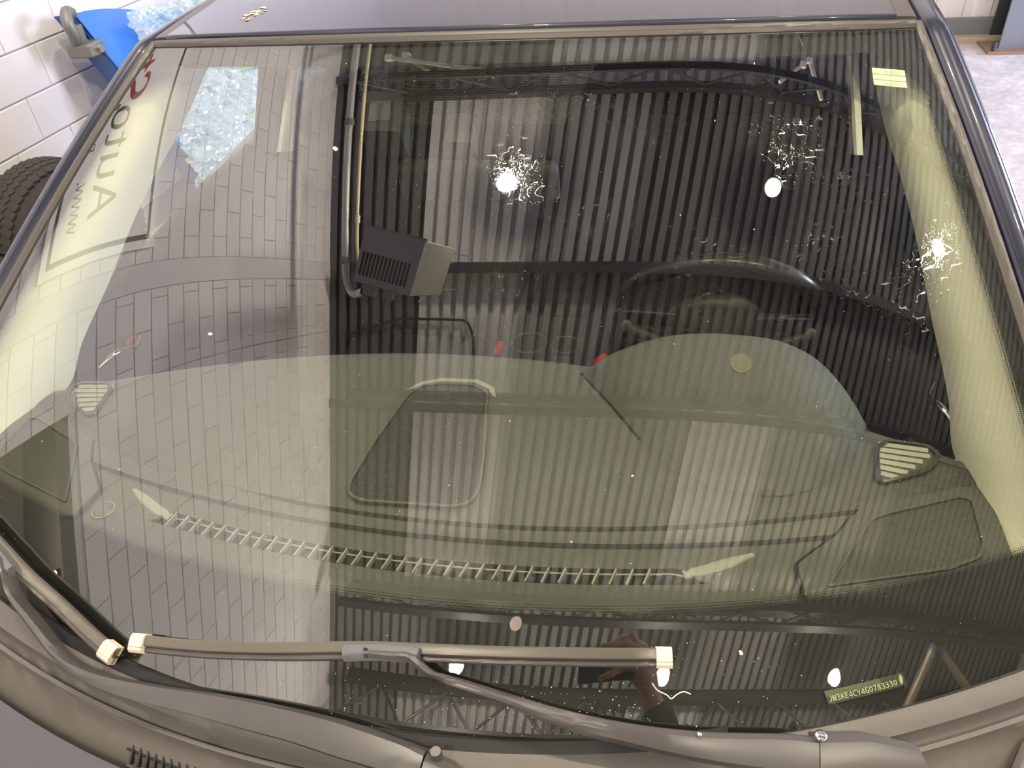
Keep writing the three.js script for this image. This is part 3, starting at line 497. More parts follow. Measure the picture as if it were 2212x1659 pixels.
// ---- hood, cowl, fenders and shell
const hoodEdgeZ = (x) => 0.074 - 0.39 * x * x, HOODY = 1.062;
{
  const rows = []; for (let j = 0; j <= 30; j++) { const f = j / 30, r = []; for (let i = 0; i <= 50; i++) { const x = lerp(-0.80, 0.80, i / 50), z = lerp(hoodEdgeZ(x), 1.0 - 0.18 * (x / 0.8) ** 2, f); r.push(V(x * lerp(1, 0.93, f), HOODY - 0.02 * (x / 0.8) ** 2 - 0.14 * f ** 1.7 - 0.02 * f + 0.008 * Math.exp(-(((Math.abs(x) - 0.5) / 0.05) ** 2)), z)); } if (j === 0) { rows.push(r.map((p) => p.clone().add(V(0, -0.02, 0.006)))); rows.push(r.map((p) => p.clone().add(V(0, -0.004, -0.001)))); } rows.push(r); }
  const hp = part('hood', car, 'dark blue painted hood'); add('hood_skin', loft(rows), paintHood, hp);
  add('hood_underside', loft(rows.map((r) => r.map((p) => p.clone().add(V(0, -0.025, 0.004))))), blackRubber, hp);
  // cowl of ribbed plastic between glass and hood
  const cw = part('cowl', car, 'dark ribbed plastic cowl below the glass');
  const prof = [[-0.004, -0.004], [0.0, 0.006], [0.012, 0.008], [0.021, 0.006], [0.0235, -0.004], [0.031, -0.006], [0.0335, 0.001], [0.038, 0.002], [0.0405, -0.006], [0.05, -0.012], [0.062, -0.02], [0.075, -0.03], [0.095, -0.05]];
  const cr = prof.map(([d, y]) => { const r = []; for (let i = 0; i <= 90; i++) { const t = lerp(-1.03, 1.03, i / 90), sc2 = 0.004 - 0.052 * t * t, p = G(t, sc2, 0), n = GN(t, sc2), dir = V(t * 0.35, -0.25, 1).normalize(); r.push(p.addScaledVector(dir, d).addScaledVector(V(0, 1, 0), y)); } return r; });
  add('cowl_panel', crease(loft(cr), 0.9), cowlMat, cw);
  // intake grid on the passenger side
  for (let i = 0; i < 22; i++) { const x = -0.235 + i * 0.0098, z = hoodEdgeZ(x) - 0.022; add('grille_bar', bar(V(x, 1.056, z - 0.012), V(x + 0.006, 1.05, z + 0.013), 0.0022, 0.006), blackRubber, cw); }
  for (const dz of [-0.01, 0.001]) add('grille_rail', tube([-0.24, -0.2, -0.15, -0.1, -0.05, -0.02].map((x) => V(x, 1.053, hoodEdgeZ(x) - 0.022 + dz)), 0.0016, 30, 5), blackRubber, cw);
  { const A = [], B = []; for (let i = 0; i <= 16; i++) { const x = lerp(-0.243, -0.015, i / 16); A.push(V(x, 1.043, hoodEdgeZ(x) - 0.038)); B.push(V(x + 0.006, 1.043, hoodEdgeZ(x) - 0.006)); } add('grille_well', slab(A, B, V(0, 1, 0), 0.02, 0.001), armMat, cw); }
  { const A = [], B = [], N = []; for (let i = 0; i <= 60; i++) { const t = lerp(-0.62, 0.5, i / 60), s = 0.008 - 0.04 * t * t; A.push(G(t, s + 0.012, 0.004)); B.push(G(t, s - 0.006, 0.006)); N.push(GN(t, s)); } add('seal_gap_shade', slab(B, A, N, 0.008, 0.002), blackRubber, cw); }  // black strip is seal and painted shadow of the gap by the wiper arm
  // hinge cover at the driver's corner
  { const A = [V(0.625, 1.075, -0.085), V(0.638, 1.082, -0.108), V(0.70, 1.085, -0.15), V(0.78, 1.075, -0.19)], B = [V(0.64, 1.07, -0.06), V(0.66, 1.075, -0.085), V(0.72, 1.08, -0.12), V(0.80, 1.07, -0.15)]; add('hinge_cover', slab(B, A, V(0, 1, 0), 0.05, 0.006), cowlMat, cw); }
  // outer shell below the windows
  for (const k of [-1, 1]) {
    const rowsS = []; const ST = 44;
    for (let i = 0; i <= ST; i++) {
      const z = lerp(0.98, -3.15, i / ST), end = smooth((0.98 - z) / 0.35) * smooth((z + 3.2) / 0.3);
      const belt = z > -0.32 ? lerp(0.90, 1.055, smooth((0.98 - z) / 1.3)) : lerp(1.06, 1.2, smooth((-0.3 - z) / 1.2)), xt = z > -0.32 ? 0.80 - 0.05 * (1 - end) : 0.755;
      const o = lerp(0.72, 1, end);
      rowsS.push([V(xt - 0.05, belt - 0.03, z), V(xt, belt, z), V((xt + 0.055) , belt - 0.035, z), V(0.895 * o, belt - 0.12, z), V(0.915 * o, 0.78, z), V(0.91 * o, 0.6, z), V(0.88 * o, 0.4, z), V(0.8 * o, 0.28, z)].map((p) => (k < 0 ? mirrorX(p) : p)));
    }
    add('body_side', loft(rowsS), paint, car);
    // side glass and posts
    const win = [], zA = -0.62; for (let j = 0; j <= 8; j++) { const r = []; for (let i = 0; i <= 20; i++) { const z = lerp(-0.42, -1.34, i / 20), yb = lerp(1.06, 1.2, smooth((-0.3 - z) / 1.2)) - 0.005, yt = Math.min(1.505, Math.max(yb + 0.004, z > -0.9 ? lerp(1.19, 1.505, (-0.42 - z) / 0.48) : 1.505)), f = j / 8; r.push(V(k * lerp(0.735, 0.625, f * (yt - yb) / 0.4), lerp(yb, yt, f), z)); } win.push(r); }
    add('side_window', loft(win), pane({ ior: 1.2, color: lin(0.9, 0.95, 0.92) }), car);
    add('window_post', slab([V(k * 0.735, 1.16, -1.31), V(k * 0.61, 1.52, -1.33)], [V(k * 0.735, 1.16, -1.43), V(k * 0.61, 1.52, -1.43)], V(k, 0.3, 0).normalize(), 0.05, 0.004), cabin, car);
    add('rear_side_glass', loft([[V(k * 0.735, 1.18, -1.42), V(k * 0.735, 1.2, -2.9)], [V(k * 0.615, 1.51, -1.42), V(k * 0.62, 1.5, -2.7)]]), pane({ color: lin(0.16, 0.165, 0.17), ior: 1.5 }), car);
    // door inside with handle
    add('door_trim', loft([[V(k * 0.73, 1.105, -0.40), V(k * 0.735, 1.145, -0.7), V(k * 0.735, 1.185, -1.05), V(k * 0.735, 1.197, -1.45)], [V(k * 0.69, 1.095, -0.40), V(k * 0.70, 1.135, -0.7), V(k * 0.70, 1.178, -1.05), V(k * 0.70, 1.19, -1.45)], [V(k * 0.69, 0.95, -0.40), V(k * 0.695, 0.95, -0.7), V(k * 0.695, 0.95, -1.05), V(k * 0.695, 0.95, -1.45)], [V(k * 0.66, 0.4, -0.4), V(k * 0.66, 0.4, -0.7), V(k * 0.66, 0.4, -1.05), V(k * 0.66, 0.4, -1.45)]]), M({ color: lin(0.03, 0.03, 0.03), roughness: 0.6 }), car);
    add('door_handle', tube([V(k * 0.688, 1.07, -0.57), V(k * 0.672, 1.078, -0.605), V(k * 0.672, 1.06, -0.65), V(k * 0.688, 1.055, -0.69)], 0.006, 24, 8), chrome, car);
    if (k < 0) add('door_marker', box(-0.685, -0.678, 1.066, 1.076, -0.668, -0.642, 0.002), M({ color: lin(0.2, 0.03, 0.03), roughness: 0.4 }), car);
  }
  add('tail_panel', loft([[V(-0.72, 1.2, -2.95), V(0.72, 1.2, -2.95)], [V(-0.8, 0.3, -3.15), V(0.8, 0.3, -3.15)]]), paint, car);
  add('rear_glass', loft([[V(-0.56, 1.5, -2.7), V(0.56, 1.5, -2.7)], [V(-0.74, 1.2, -2.95), V(0.74, 1.2, -2.95)]]), pane({ color: lin(0.16, 0.165, 0.17), ior: 1.5 }), car);
  add('front_bumper', loft([0, 1, 2, 3].map((j) => [-0.74, -0.6, -0.3, 0, 0.3, 0.6, 0.74].map((x) => V(x, [0.89, 0.7, 0.45, 0.25][j], 1.0 - 0.2 * (x / 0.74) ** 2 + [0, 0.05, 0.04, -0.06][j])))), paint, car);
  add('floor_pan', box(-0.8, 0.8, 0.27, 0.3, -3.1, 0.8), cabin, car);
  add('bulkhead', loft([[V(-0.72, 1.04, -0.3), V(-0.4, 1.05, -0.13), V(0, 1.05, -0.06), V(0.4, 1.05, -0.13), V(0.72, 1.04, -0.3)], [V(-0.72, 0.3, -0.3), V(-0.4, 0.3, -0.2), V(0, 0.3, -0.15), V(0.4, 0.3, -0.2), V(0.72, 0.3, -0.3)]]), cabin, car);
  add('headliner', loft([0, 1, 2, 3].map((j) => [-0.58, -0.3, 0, 0.3, 0.58].map((x) => V(x, 1.50 + 0.02 * (1 - (x / 0.58) ** 2) - (j === 3 ? 0.02 : 0), [-0.9, -1.4, -2.1, -2.75][j])))), greyTrim, car);
  for (const [x, z] of [[-0.79, 0.35], [0.79, 0.35], [-0.79, -2.35], [0.79, -2.35]]) { const w = part('wheel', car); w.position.set(x, 0.345, z); add('tyre', TYRE, tyreRubber, w); add('rim', new THREE.LatheGeometry([[0.0, 0.02], [0.06, 0.03], [0.07, 0.0], [0.18, -0.02], [0.205, 0.05], [0.216, 0.085], [0.205, 0.09]].map(([r, y]) => new THREE.Vector2(r, y)), 32).rotateZ(x > 0 ? -Math.PI / 2 : Math.PI / 2), steelGrey, w); }
}
// ---- wipers
{
  const path = (list, off) => list.map(([t, s]) => G(t, s, off)), norms = (list) => list.map(([t, s]) => GN(t, s));
  const cr = (list, n) => { const c = new THREE.CatmullRomCurve3(list.map(([t, s]) => V(t, s, 0)), false, 'centripetal'); return Array.from({ length: n + 1 }, (_, i) => { const p = c.getPoint(i / n); return [p.x, p.y]; }); };
  function blade(name, label, ctr, capA, capB) {
    const w = part(name, car, label), mid = cr(ctr, 40);
    const strip = (d0, d1, o0, h, mat, nm) => { const A = [], B = []; mid.forEach(([t, s], i) => { const q = mid[Math.min(i + 1, 40)], p = mid[Math.max(i - 1, 0)]; const dir = G(q[0], q[1]).sub(G(p[0], p[1])).normalize(), n = GN(t, s), side = n.clone().cross(dir).normalize(); const c = G(t, s, o0); A.push(c.clone().addScaledVector(side, d1)); B.push(c.clone().addScaledVector(side, d0)); }); add(nm, slab(B, A, mid.map(([t, s]) => GN(t, s)), h, 0.0015), mat, w); };
    strip(-0.001, 0.0105, 0.021, 0.007, railMat, 'blade_rail');
    strip(-0.0075, -0.0005, 0.017, 0.004, armMat, 'spoiler_lip');
    strip(-0.001, 0.002, 0.015, 0.0145, blackRubber, 'rubber_edge');
    for (const [cap, on] of [[[0, 4], capA], [[36, 40], capB]]) if (on) {
      const A = [], B = [], N = []; for (let i = 0; i <= 6; i++) { const k = lerp(cap[0], cap[1], i / 6), a = mid[Math.floor(k)], b = mid[Math.min(40, Math.floor(k) + 1)], fr = k - Math.floor(k), t = lerp(a[0], b[0], fr), s = lerp(a[1], b[1], fr), p = mid[Math.max(0, Math.floor(k) - 1)], q = mid[Math.min(40, Math.floor(k) + 2)]; const dir = G(q[0], q[1]).sub(G(p[0], p[1])).normalize(), n = GN(t, s), side = n.clone().cross(dir).normalize(), c = G(t, s, 0.0235); A.push(c.clone().addScaledVector(side, 0.0118)); B.push(c.clone().addScaledVector(side, -0.0082)); N.push(n); }
      const L = A[0].distanceTo(A[6]), want = 0.03, cut = (arr) => { const out = []; const from = cap[0] === 0 ? 0 : 1; for (let i = 0; i <= 6; i++) { const f = cap[0] === 0 ? lerp(0, want / L, i / 6) : lerp(1 - want / L, 1, i / 6); const x = clamp(f, 0, 1) * 6, i0 = Math.min(5, Math.floor(x)); out.push(arr[i0].clone().lerp(arr[i0 + 1], x - i0)); } return out; };
      const c = add('end_cap', slab(cut(B), cut(A), N, 0.013, 0.003), capMat, w); c.userData.label = 'cream white plastic end cap';
      add('cap_ridge', slab(cut(B.map((p, i) => p.clone().lerp(A[i], 0.28).addScaledVector(N[i], 0.0008))), cut(B.map((p, i) => p.clone().lerp(A[i], 0.34).addScaledVector(N[i], 0.0008))), N, 0.002, 0.0004), M({ color: lin(0.5, 0.42, 0.32), roughness: 0.6 }), w);
    }
    return w;
  }
  function arm(w, top, bot, off, h) {
    const n = 60, ct = cr(top, n), cb = cr(bot, n); const A = ct.map(([t, s]) => G(t, s, off(ct.length, t))), B = cb.map(([t, s]) => G(t, s, off(cb.length, t))); add('arm', slab(B, A, ct.map(([t, s]) => GN(t, s)), h, 0.004), armMat, w);
  }
  const w1 = blade('driver_wiper', 'long wiper lying across the lower glass with cream end caps', [[-0.3522, 0.0372], [-0.3106, 0.0452], [-0.0197, 0.0905], [0.0768, 0.0974], [0.25, 0.0985], [0.3913, 0.0921], [0.4282, 0.0886]], true, true);
  // connector body
  { const A = [[-0.0165, 0.0985], [0.03, 0.1035], [0.0795, 0.1045], [0.0915, 0.1035]], B = [[-0.0115, 0.0815], [0.034, 0.0865], [0.082, 0.0885], [0.0925, 0.091]]; const c = add('connector', slab(path(B, 0.031), path(A, 0.031), norms(A), 0.02, 0.004), connMat, w1); c.userData.label = 'grey plastic blade connector';
    add('connector_slot', slab(path([[0.018, 0.0885], [0.024, 0.0885]], 0.0316), path([[0.015, 0.0985], [0.021, 0.0985]], 0.0316), norms([[0.02, 0.09], [0.02, 0.09]]), 0.004, 0.0003), blackRubber, w1); }
  arm(w1, [[0.024, 0.0972], [0.0528, 0.0978], [0.0824, 0.0984], [0.0938, 0.0927], [0.1168, 0.0821], [0.1303, 0.0801], [0.1633, 0.0747], [0.221, 0.0629], [0.3021, 0.0448], [0.3792, 0.0289], [0.4547, 0.0146], [0.5597, -0.004], [0.5971, -0.0147]],
    [[0.026, 0.089], [0.0546, 0.089], [0.0751, 0.09], [0.0861, 0.0867], [0.1036, 0.0786], [0.1232, 0.0743], [0.1306, 0.0711], [0.1986, 0.0564], [0.3032, 0.026], [0.3795, 0.0066], [0.4537, -0.0139], [0.5561, -0.0425], [0.5925, -0.0546]], () => 0.035, 0.013);
  add('pivot_head', slab(path([[0.592, -0.06], [0.66, -0.075], [0.72, -0.10]], 0.036), path([[0.598, -0.012], [0.655, -0.024], [0.71, -0.05]], 0.036), norms([[0.6, 0], [0.65, 0], [0.7, 0]]), 0.03, 0.006), armMat, w1);
  { const p = G(0.598, -0.012, 0.037); add('pivot_pin', new THREE.SphereGeometry(0.006, 12, 8).scale(1, 0.6, 1).translate(p.x, p.y, p.z), chrome, w1); }
  { const p = G(0.4562, 0.0125, 0.036); add('arm_screw', new THREE.SphereGeometry(0.003, 10, 6).translate(p.x, p.y, p.z), chrome, w1); }
  const w2 = blade('passenger_wiper', 'short wiper along the passenger corner of the glass', [[-0.90, 0.06], [-0.78, 0.055], [-0.6612, 0.0478], [-0.6015, 0.0415], [-0.5089, 0.0335], [-0.4177, 0.0195], [-0.3767, 0.0145]], false, true);
  { const A = [[-0.70, 0.057], [-0.66, 0.0545], [-0.613, 0.048]], B = [[-0.69, 0.042], [-0.655, 0.0385], [-0.611, 0.0335]]; add('connector', slab(path(B, 0.031), path(A, 0.031), norms(A), 0.02, 0.004), connMat, w2); }
  arm(w2, [[-0.66, 0.0525], [-0.6283, 0.0466], [-0.595, 0.0238], [-0.5279, 0.0096], [-0.4451, -0.0069], [-0.3809, -0.0046], [-0.2909, 0.0081], [-0.1742, 0.0222], [-0.0869, 0.0262], [0.0043, 0.0238], [0.0917, 0.0117], [0.1205, 0.0062]],
    [[-0.655, 0.0425], [-0.6162, 0.0309], [-0.592, 0.015], [-0.5307, -0.0004], [-0.4685, -0.0153], [-0.4291, -0.0188], [-0.3845, -0.0189], [-0.3313, -0.0155], [-0.2337, -0.0057], [-0.0769, -0.0038], [0.0135, -0.0109], [0.1157, -0.0223]], () => 0.035, 0.02);
  add('pivot_head', slab(path([[0.117, -0.03], [0.16, -0.04], [0.195, -0.055]], 0.036), path([[0.1225, 0.004], [0.155, -0.004], [0.185, -0.024]], 0.036), norms([[0.1, 0], [0.15, 0], [0.2, 0]]), 0.03, 0.006), armMat, w2);
  { const p = G(0.135, 0.005, 0.033); add('pivot_pin', new THREE.CylinderGeometry(0.005, 0.006, 0.008, 16).translate(p.x, p.y, p.z), armMat, w2); }
}

// ---- dashboard
{
  const d = part('dashboard', car, 'grey grained dashboard top with perforated speaker grilles');
  const gapf = (x) => smooth((0.345 - Math.abs(x)) / 0.03);
  const zf = (x) => -0.185 - 0.27 * x * x, zr = (x) => -0.185 - 0.0215 * gapf(x) - 0.27 * x * x, b1 = (x) => -0.236 - 0.27 * x * x, b0 = (x) => -0.2585 - 0.31 * x * x, rear = (x) => -0.605 + 0.38 * x * x;
  const N = 120, X0 = -0.665, X1 = 0.665;
  const row = (fz, y) => Array.from({ length: N + 1 }, (_, i) => { const x = lerp(X0, X1, i / N); return V(x, typeof y === 'function' ? y(x) : y, fz(x)); });
  const fade0 = (x) => 1.122 - 0.006 * smooth((x + 0.28) / 0.12);
  add('front_pad', crease(loft([row((x) => -0.055 - 0.40 * x * x, 1.088), row((x) => -0.10 - 0.36 * x * x, 1.105), row((x) => -0.13 - 0.33 * x * x, 1.1115), row(zf, 1.1165)]), 0.7), dashMat, d);
  add('main_pad', crease(loft([row(zr, (x) => 1.1165 + 0.0015 * gapf(x)), row((x) => b1(x) + 0.0045, 1.1195), row((x) => b1(x) + 0.003, 1.113), row((x) => b1(x) - 0.003, 1.113), row((x) => b1(x) - 0.0045, 1.1205), row((x) => b0(x) + 0.004, 1.122), row((x) => b0(x) + 0.0025, fade0), row((x) => b0(x) - 0.0025, fade0), row((x) => b0(x) - 0.004, 1.1228), row((x) => lerp(b0(x), rear(x), 0.3), 1.1255), row((x) => lerp(b0(x), rear(x), 0.65), 1.1265), row((x) => rear(x) + 0.02, 1.1265), row((x) => rear(x) + 0.006, 1.1248), row(rear, 1.119), row((x) => rear(x) + 0.001, 1.108)]), 0.7), dashMat, d);
  add('knee_face', loft([row((x) => rear(x) + 0.001, 1.108), row((x) => rear(x) + 0.04, 1.02), row((x) => rear(x) + 0.05, 0.78), row((x) => rear(x) + 0.2, 0.5)]), cabin, d);
  // defroster slot with its ribs
  const trough = (dz, y) => Array.from({ length: 81 }, (_, i) => { const x = lerp(-0.347, 0.347, i / 80); return V(x, y, lerp(zf(x), zr(x), dz)); });
  add('defroster_slot', loft([trough(0, 1.1165), trough(0.02, 1.09), trough(0.98, 1.09), trough(1, 1.118)]), dashDark, d);
  const lip = Array.from({ length: 41 }, (_, i) => { const x = lerp(-0.325, 0.325, i / 40); return V(x, 1.1135, zr(x) + 0.0045); }); add('slot_lip', tube(lip, 0.0013, 60, 5), ribMat, d);
  for (let i = 0; i < 33; i++) { const x = -0.316 + i * 0.01865; add('vent_rib', bar(V(x - 0.003, 1.114, zf(x) - 0.0005), V(x + 0.003, 1.1165, zr(x) + 0.0005), 0.0024, 0.008, V(0, 1, 0), 0.0008), ribMat, d); }
  // scooped ends of the slot
  for (const k of [-1, 1]) { const A = [V(k * 0.322, 1.1172, -0.222), V(k * 0.345, 1.1185, -0.2285), V(k * 0.375, 1.1195, -0.2445), V(k * 0.398, 1.1203, -0.262)], B = [V(k * 0.318, 1.1172, -0.233), V(k * 0.338, 1.1187, -0.2405), V(k * 0.366, 1.1197, -0.2545), V(k * 0.393, 1.1205, -0.2655)]; add('slot_end_scoop', k < 0 ? slab(A, B, V(0, 1, 0), 0.004, 0.0015) : slab(B, A, V(0, 1, 0), 0.004, 0.0015), ribMat, d); }
  // centre grille
  const uvPlan = (g) => { const p = g.attributes.position, uv = []; for (let i = 0; i < p.count; i++) uv.push(p.getX(i), p.getZ(i)); g.setAttribute('uv', new THREE.Float32BufferAttribute(uv, 2)); return g; };
  const inset = (pts, k) => { const c = pts.reduce((a, p) => [a[0] + p[0] / pts.length, a[1] + p[1] / pts.length], [0, 0]); return pts.map(([x, z]) => { const l = Math.hypot(x - c[0], z - c[1]); return [c[0] + (x - c[0]) * (1 - k / l), c[1] + (z - c[1]) * (1 - k / l)]; }); };
  function grille(name, pts, y, r, label, tiltFn) {
    const g = part(name, d, label), outer = planShape(pts, r), hole = planShape(inset(pts, 0.0035), r); const ringS = planShape(pts, r); ringS.holes.push(hole);
    add('grille_rim', planPrism(ringS, y - 0.002, 0.0045, 0.0008), dashMat, g);
    add('perforated_sheet', uvPlan(planPrism(planShape(inset(pts, 0.003), r), y - 0.0012, 0.0012)), meshMat, g);
    add('speaker_cavity', planPrism(planShape(inset(pts, 0.002), r), y - 0.012, 0.002), dashDark, g);
  }
  const cg = [[-0.083, -0.492], [-0.07, -0.512], [-0.04, -0.522], [0.008, -0.524], [0.036, -0.508], [0.042, -0.47], [0.06, -0.38], [0.069, -0.315], [0.062, -0.287], [0.04, -0.279], [-0.08, -0.274], [-0.1, -0.285], [-0.1045, -0.305], [-0.1, -0.38]];
  grille('centre_speaker', cg, 1.1275, 0.012, 'perforated centre speaker grille');
  { const A = [V(-0.084, 1.128, -0.502), V(-0.066, 1.1285, -0.517), V(-0.04, 1.1285, -0.5265), V(0.008, 1.1285, -0.5285), V(0.034, 1.1285, -0.515), V(0.043, 1.128, -0.498)], B = [V(-0.09, 1.128, -0.5), V(-0.072, 1.127, -0.523), V(-0.044, 1.127, -0.536), V(0.012, 1.127, -0.538), V(0.041, 1.127, -0.521), V(0.048, 1.128, -0.498)]; add('grille_brow', slab(A, B, V(0, 1, 0), 0.004, 0.001), ribMat, d); }
  for (const k of [-1, 1]) {
    const m = (pts) => (k > 0 ? pts : pts.map(([x, z]) => [-x, z]).reverse());
    // corner panel with its speaker
    add('corner_panel', planPrism(planShape(m([[0.447, -0.206], [0.441, -0.254], [0.491, -0.306], [0.518, -0.347], [0.645, -0.402], [0.668, -0.405], [0.668, -0.262], [0.60, -0.235], [0.52, -0.212], [0.48, -0.20]]), 0.006), 1.1165, 0.0075, 0.003), dashMat, d);
    grille('corner_speaker', m([[0.468, -0.2235], [0.526, -0.329], [0.545, -0.341], [0.634, -0.3795], [0.646, -0.376], [0.6435, -0.305], [0.633, -0.286], [0.60, -0.266]]), 1.1245, 0.006, 'perforated corner speaker grille');
    { const A = [V(k * 0.519, 1.1175, -0.352), V(k * 0.645, 1.1175, -0.4075)], B = [V(k * 0.515, 1.127, -0.358), V(k * 0.642, 1.127, -0.4165)]; add('ledge', k > 0 ? loft([A, B]) : loft([B, A]), dashMat, d); }
    add('panel_seam', tube([V(k * 0.4455, 1.1185, -0.204), V(k * 0.4395, 1.119, -0.2545), V(k * 0.490, 1.1205, -0.3075), V(k * 0.516, 1.122, -0.349)], 0.0013, 30, 5, false, 0.1), cabin, d);
    // side window demister
    const vt = part('demister_vent', d, 'small triangular side vent with slanted slats'), vp = m([[0.549, -0.449], [0.565, -0.4655], [0.612, -0.4615], [0.6255, -0.448], [0.617, -0.424], [0.60, -0.408], [0.55, -0.384], [0.54, -0.39]]);
    const ring = planShape(vp, 0.008); ring.holes.push(planShape(inset(vp, 0.0045), 0.007)); add('vent_frame', planPrism(ring, 1.1262, 0.006, 0.0015), M({ color: lin(0.05, 0.05, 0.052), roughness: 0.22 }), vt);
    add('vent_well', planPrism(planShape(inset(vp, 0.003), 0.008), 1.1265, 0.001), dashDark, vt);
    for (let i = 0; i < 6; i++) { const z = -0.396 - i * 0.0108, x0 = 0.5495 + i * 0.0011, x1 = Math.min(0.612, 0.570 + i * 0.0105); add('slat', bar(V(k * x0, 1.1285, z - 0.007), V(k * x1, 1.1285, z - 0.001), 0.0062, 0.0022, V(0, 1, 0.3).normalize()), ribMat, vt); }
  }
  { const s = add('sun_sensor', new THREE.SphereGeometry(0.0135, 24, 12, 0, Math.PI * 2, 0, Math.PI / 2).scale(1, 0.4, 1).translate(-0.418, 1.1165, -0.226), ventMat, d); s.userData.label = 'small round light sensor dome'; add('sensor_ring', new THREE.TorusGeometry(0.0138, 0.0012, 6, 32).rotateX(Math.PI / 2).translate(-0.418, 1.1168, -0.226), ribMat, d); }
  // instrument hood
  const R3 = new THREE.CatmullRomCurve3([V(0.163, 1.127, -0.567), V(0.198, 1.148, -0.584), V(0.235, 1.162, -0.596), V(0.275, 1.171, -0.608), V(0.322, 1.175, -0.616), V(0.387, 1.175, -0.618), V(0.44, 1.172, -0.612), V(0.482, 1.163, -0.594), V(0.512, 1.15, -0.565), V(0.534, 1.137, -0.525), V(0.546, 1.1275, -0.495)]);
  const F3 = new THREE.CatmullRomCurve3([V(0.163, 1.1265, -0.566), V(0.212, 1.1265, -0.50), V(0.257, 1.1265, -0.433), V(0.30, 1.1262, -0.38), V(0.37, 1.1262, -0.352), V(0.44, 1.1262, -0.355), V(0.50, 1.1264, -0.395), V(0.535, 1.1265, -0.45), V(0.546, 1.1265, -0.494)]);
  const rowsH = []; const NH = 48;
  for (const [dy, dz] of [[-0.055, 0.03], [-0.02, 0.012], [-0.004, 0.002]]) rowsH.push(Array.from({ length: NH + 1 }, (_, i) => R3.getPoint(i / NH).add(V(0, dy * smooth(Math.min(i, NH - i) / 6), dz * 0.6))));
  for (let j = 0; j <= 22; j++) { const v = j / 22; rowsH.push(Array.from({ length: NH + 1 }, (_, i) => { const a = R3.getPoint(i / NH), b = F3.getPoint(i / NH), p = a.clone().lerp(b, v); const side = i / NH < 0.3 ? 1 - i / NH / 0.3 : 0; const e = lerp(1, 0.55, side); p.y = 1.1262 + (a.y - 1.1262) * (0.5 + 0.5 * Math.cos(Math.PI * Math.pow(v, 1.15 * (1 + side)))) * 1 + 0.0012 * Math.sin(Math.PI * v); return p; })); }
  add('instrument_hood', loft(rowsH), dashMat, d);
  add('hood_crease', tube([V(0.163, 1.1275, -0.566), V(0.212, 1.1268, -0.50), V(0.257, 1.1262, -0.433)], 0.0018, 24, 5), cabin, d);
  add('instrument_face', box(0.20, 0.51, 1.0, 1.125, -0.56, -0.54), cabin, d);
}
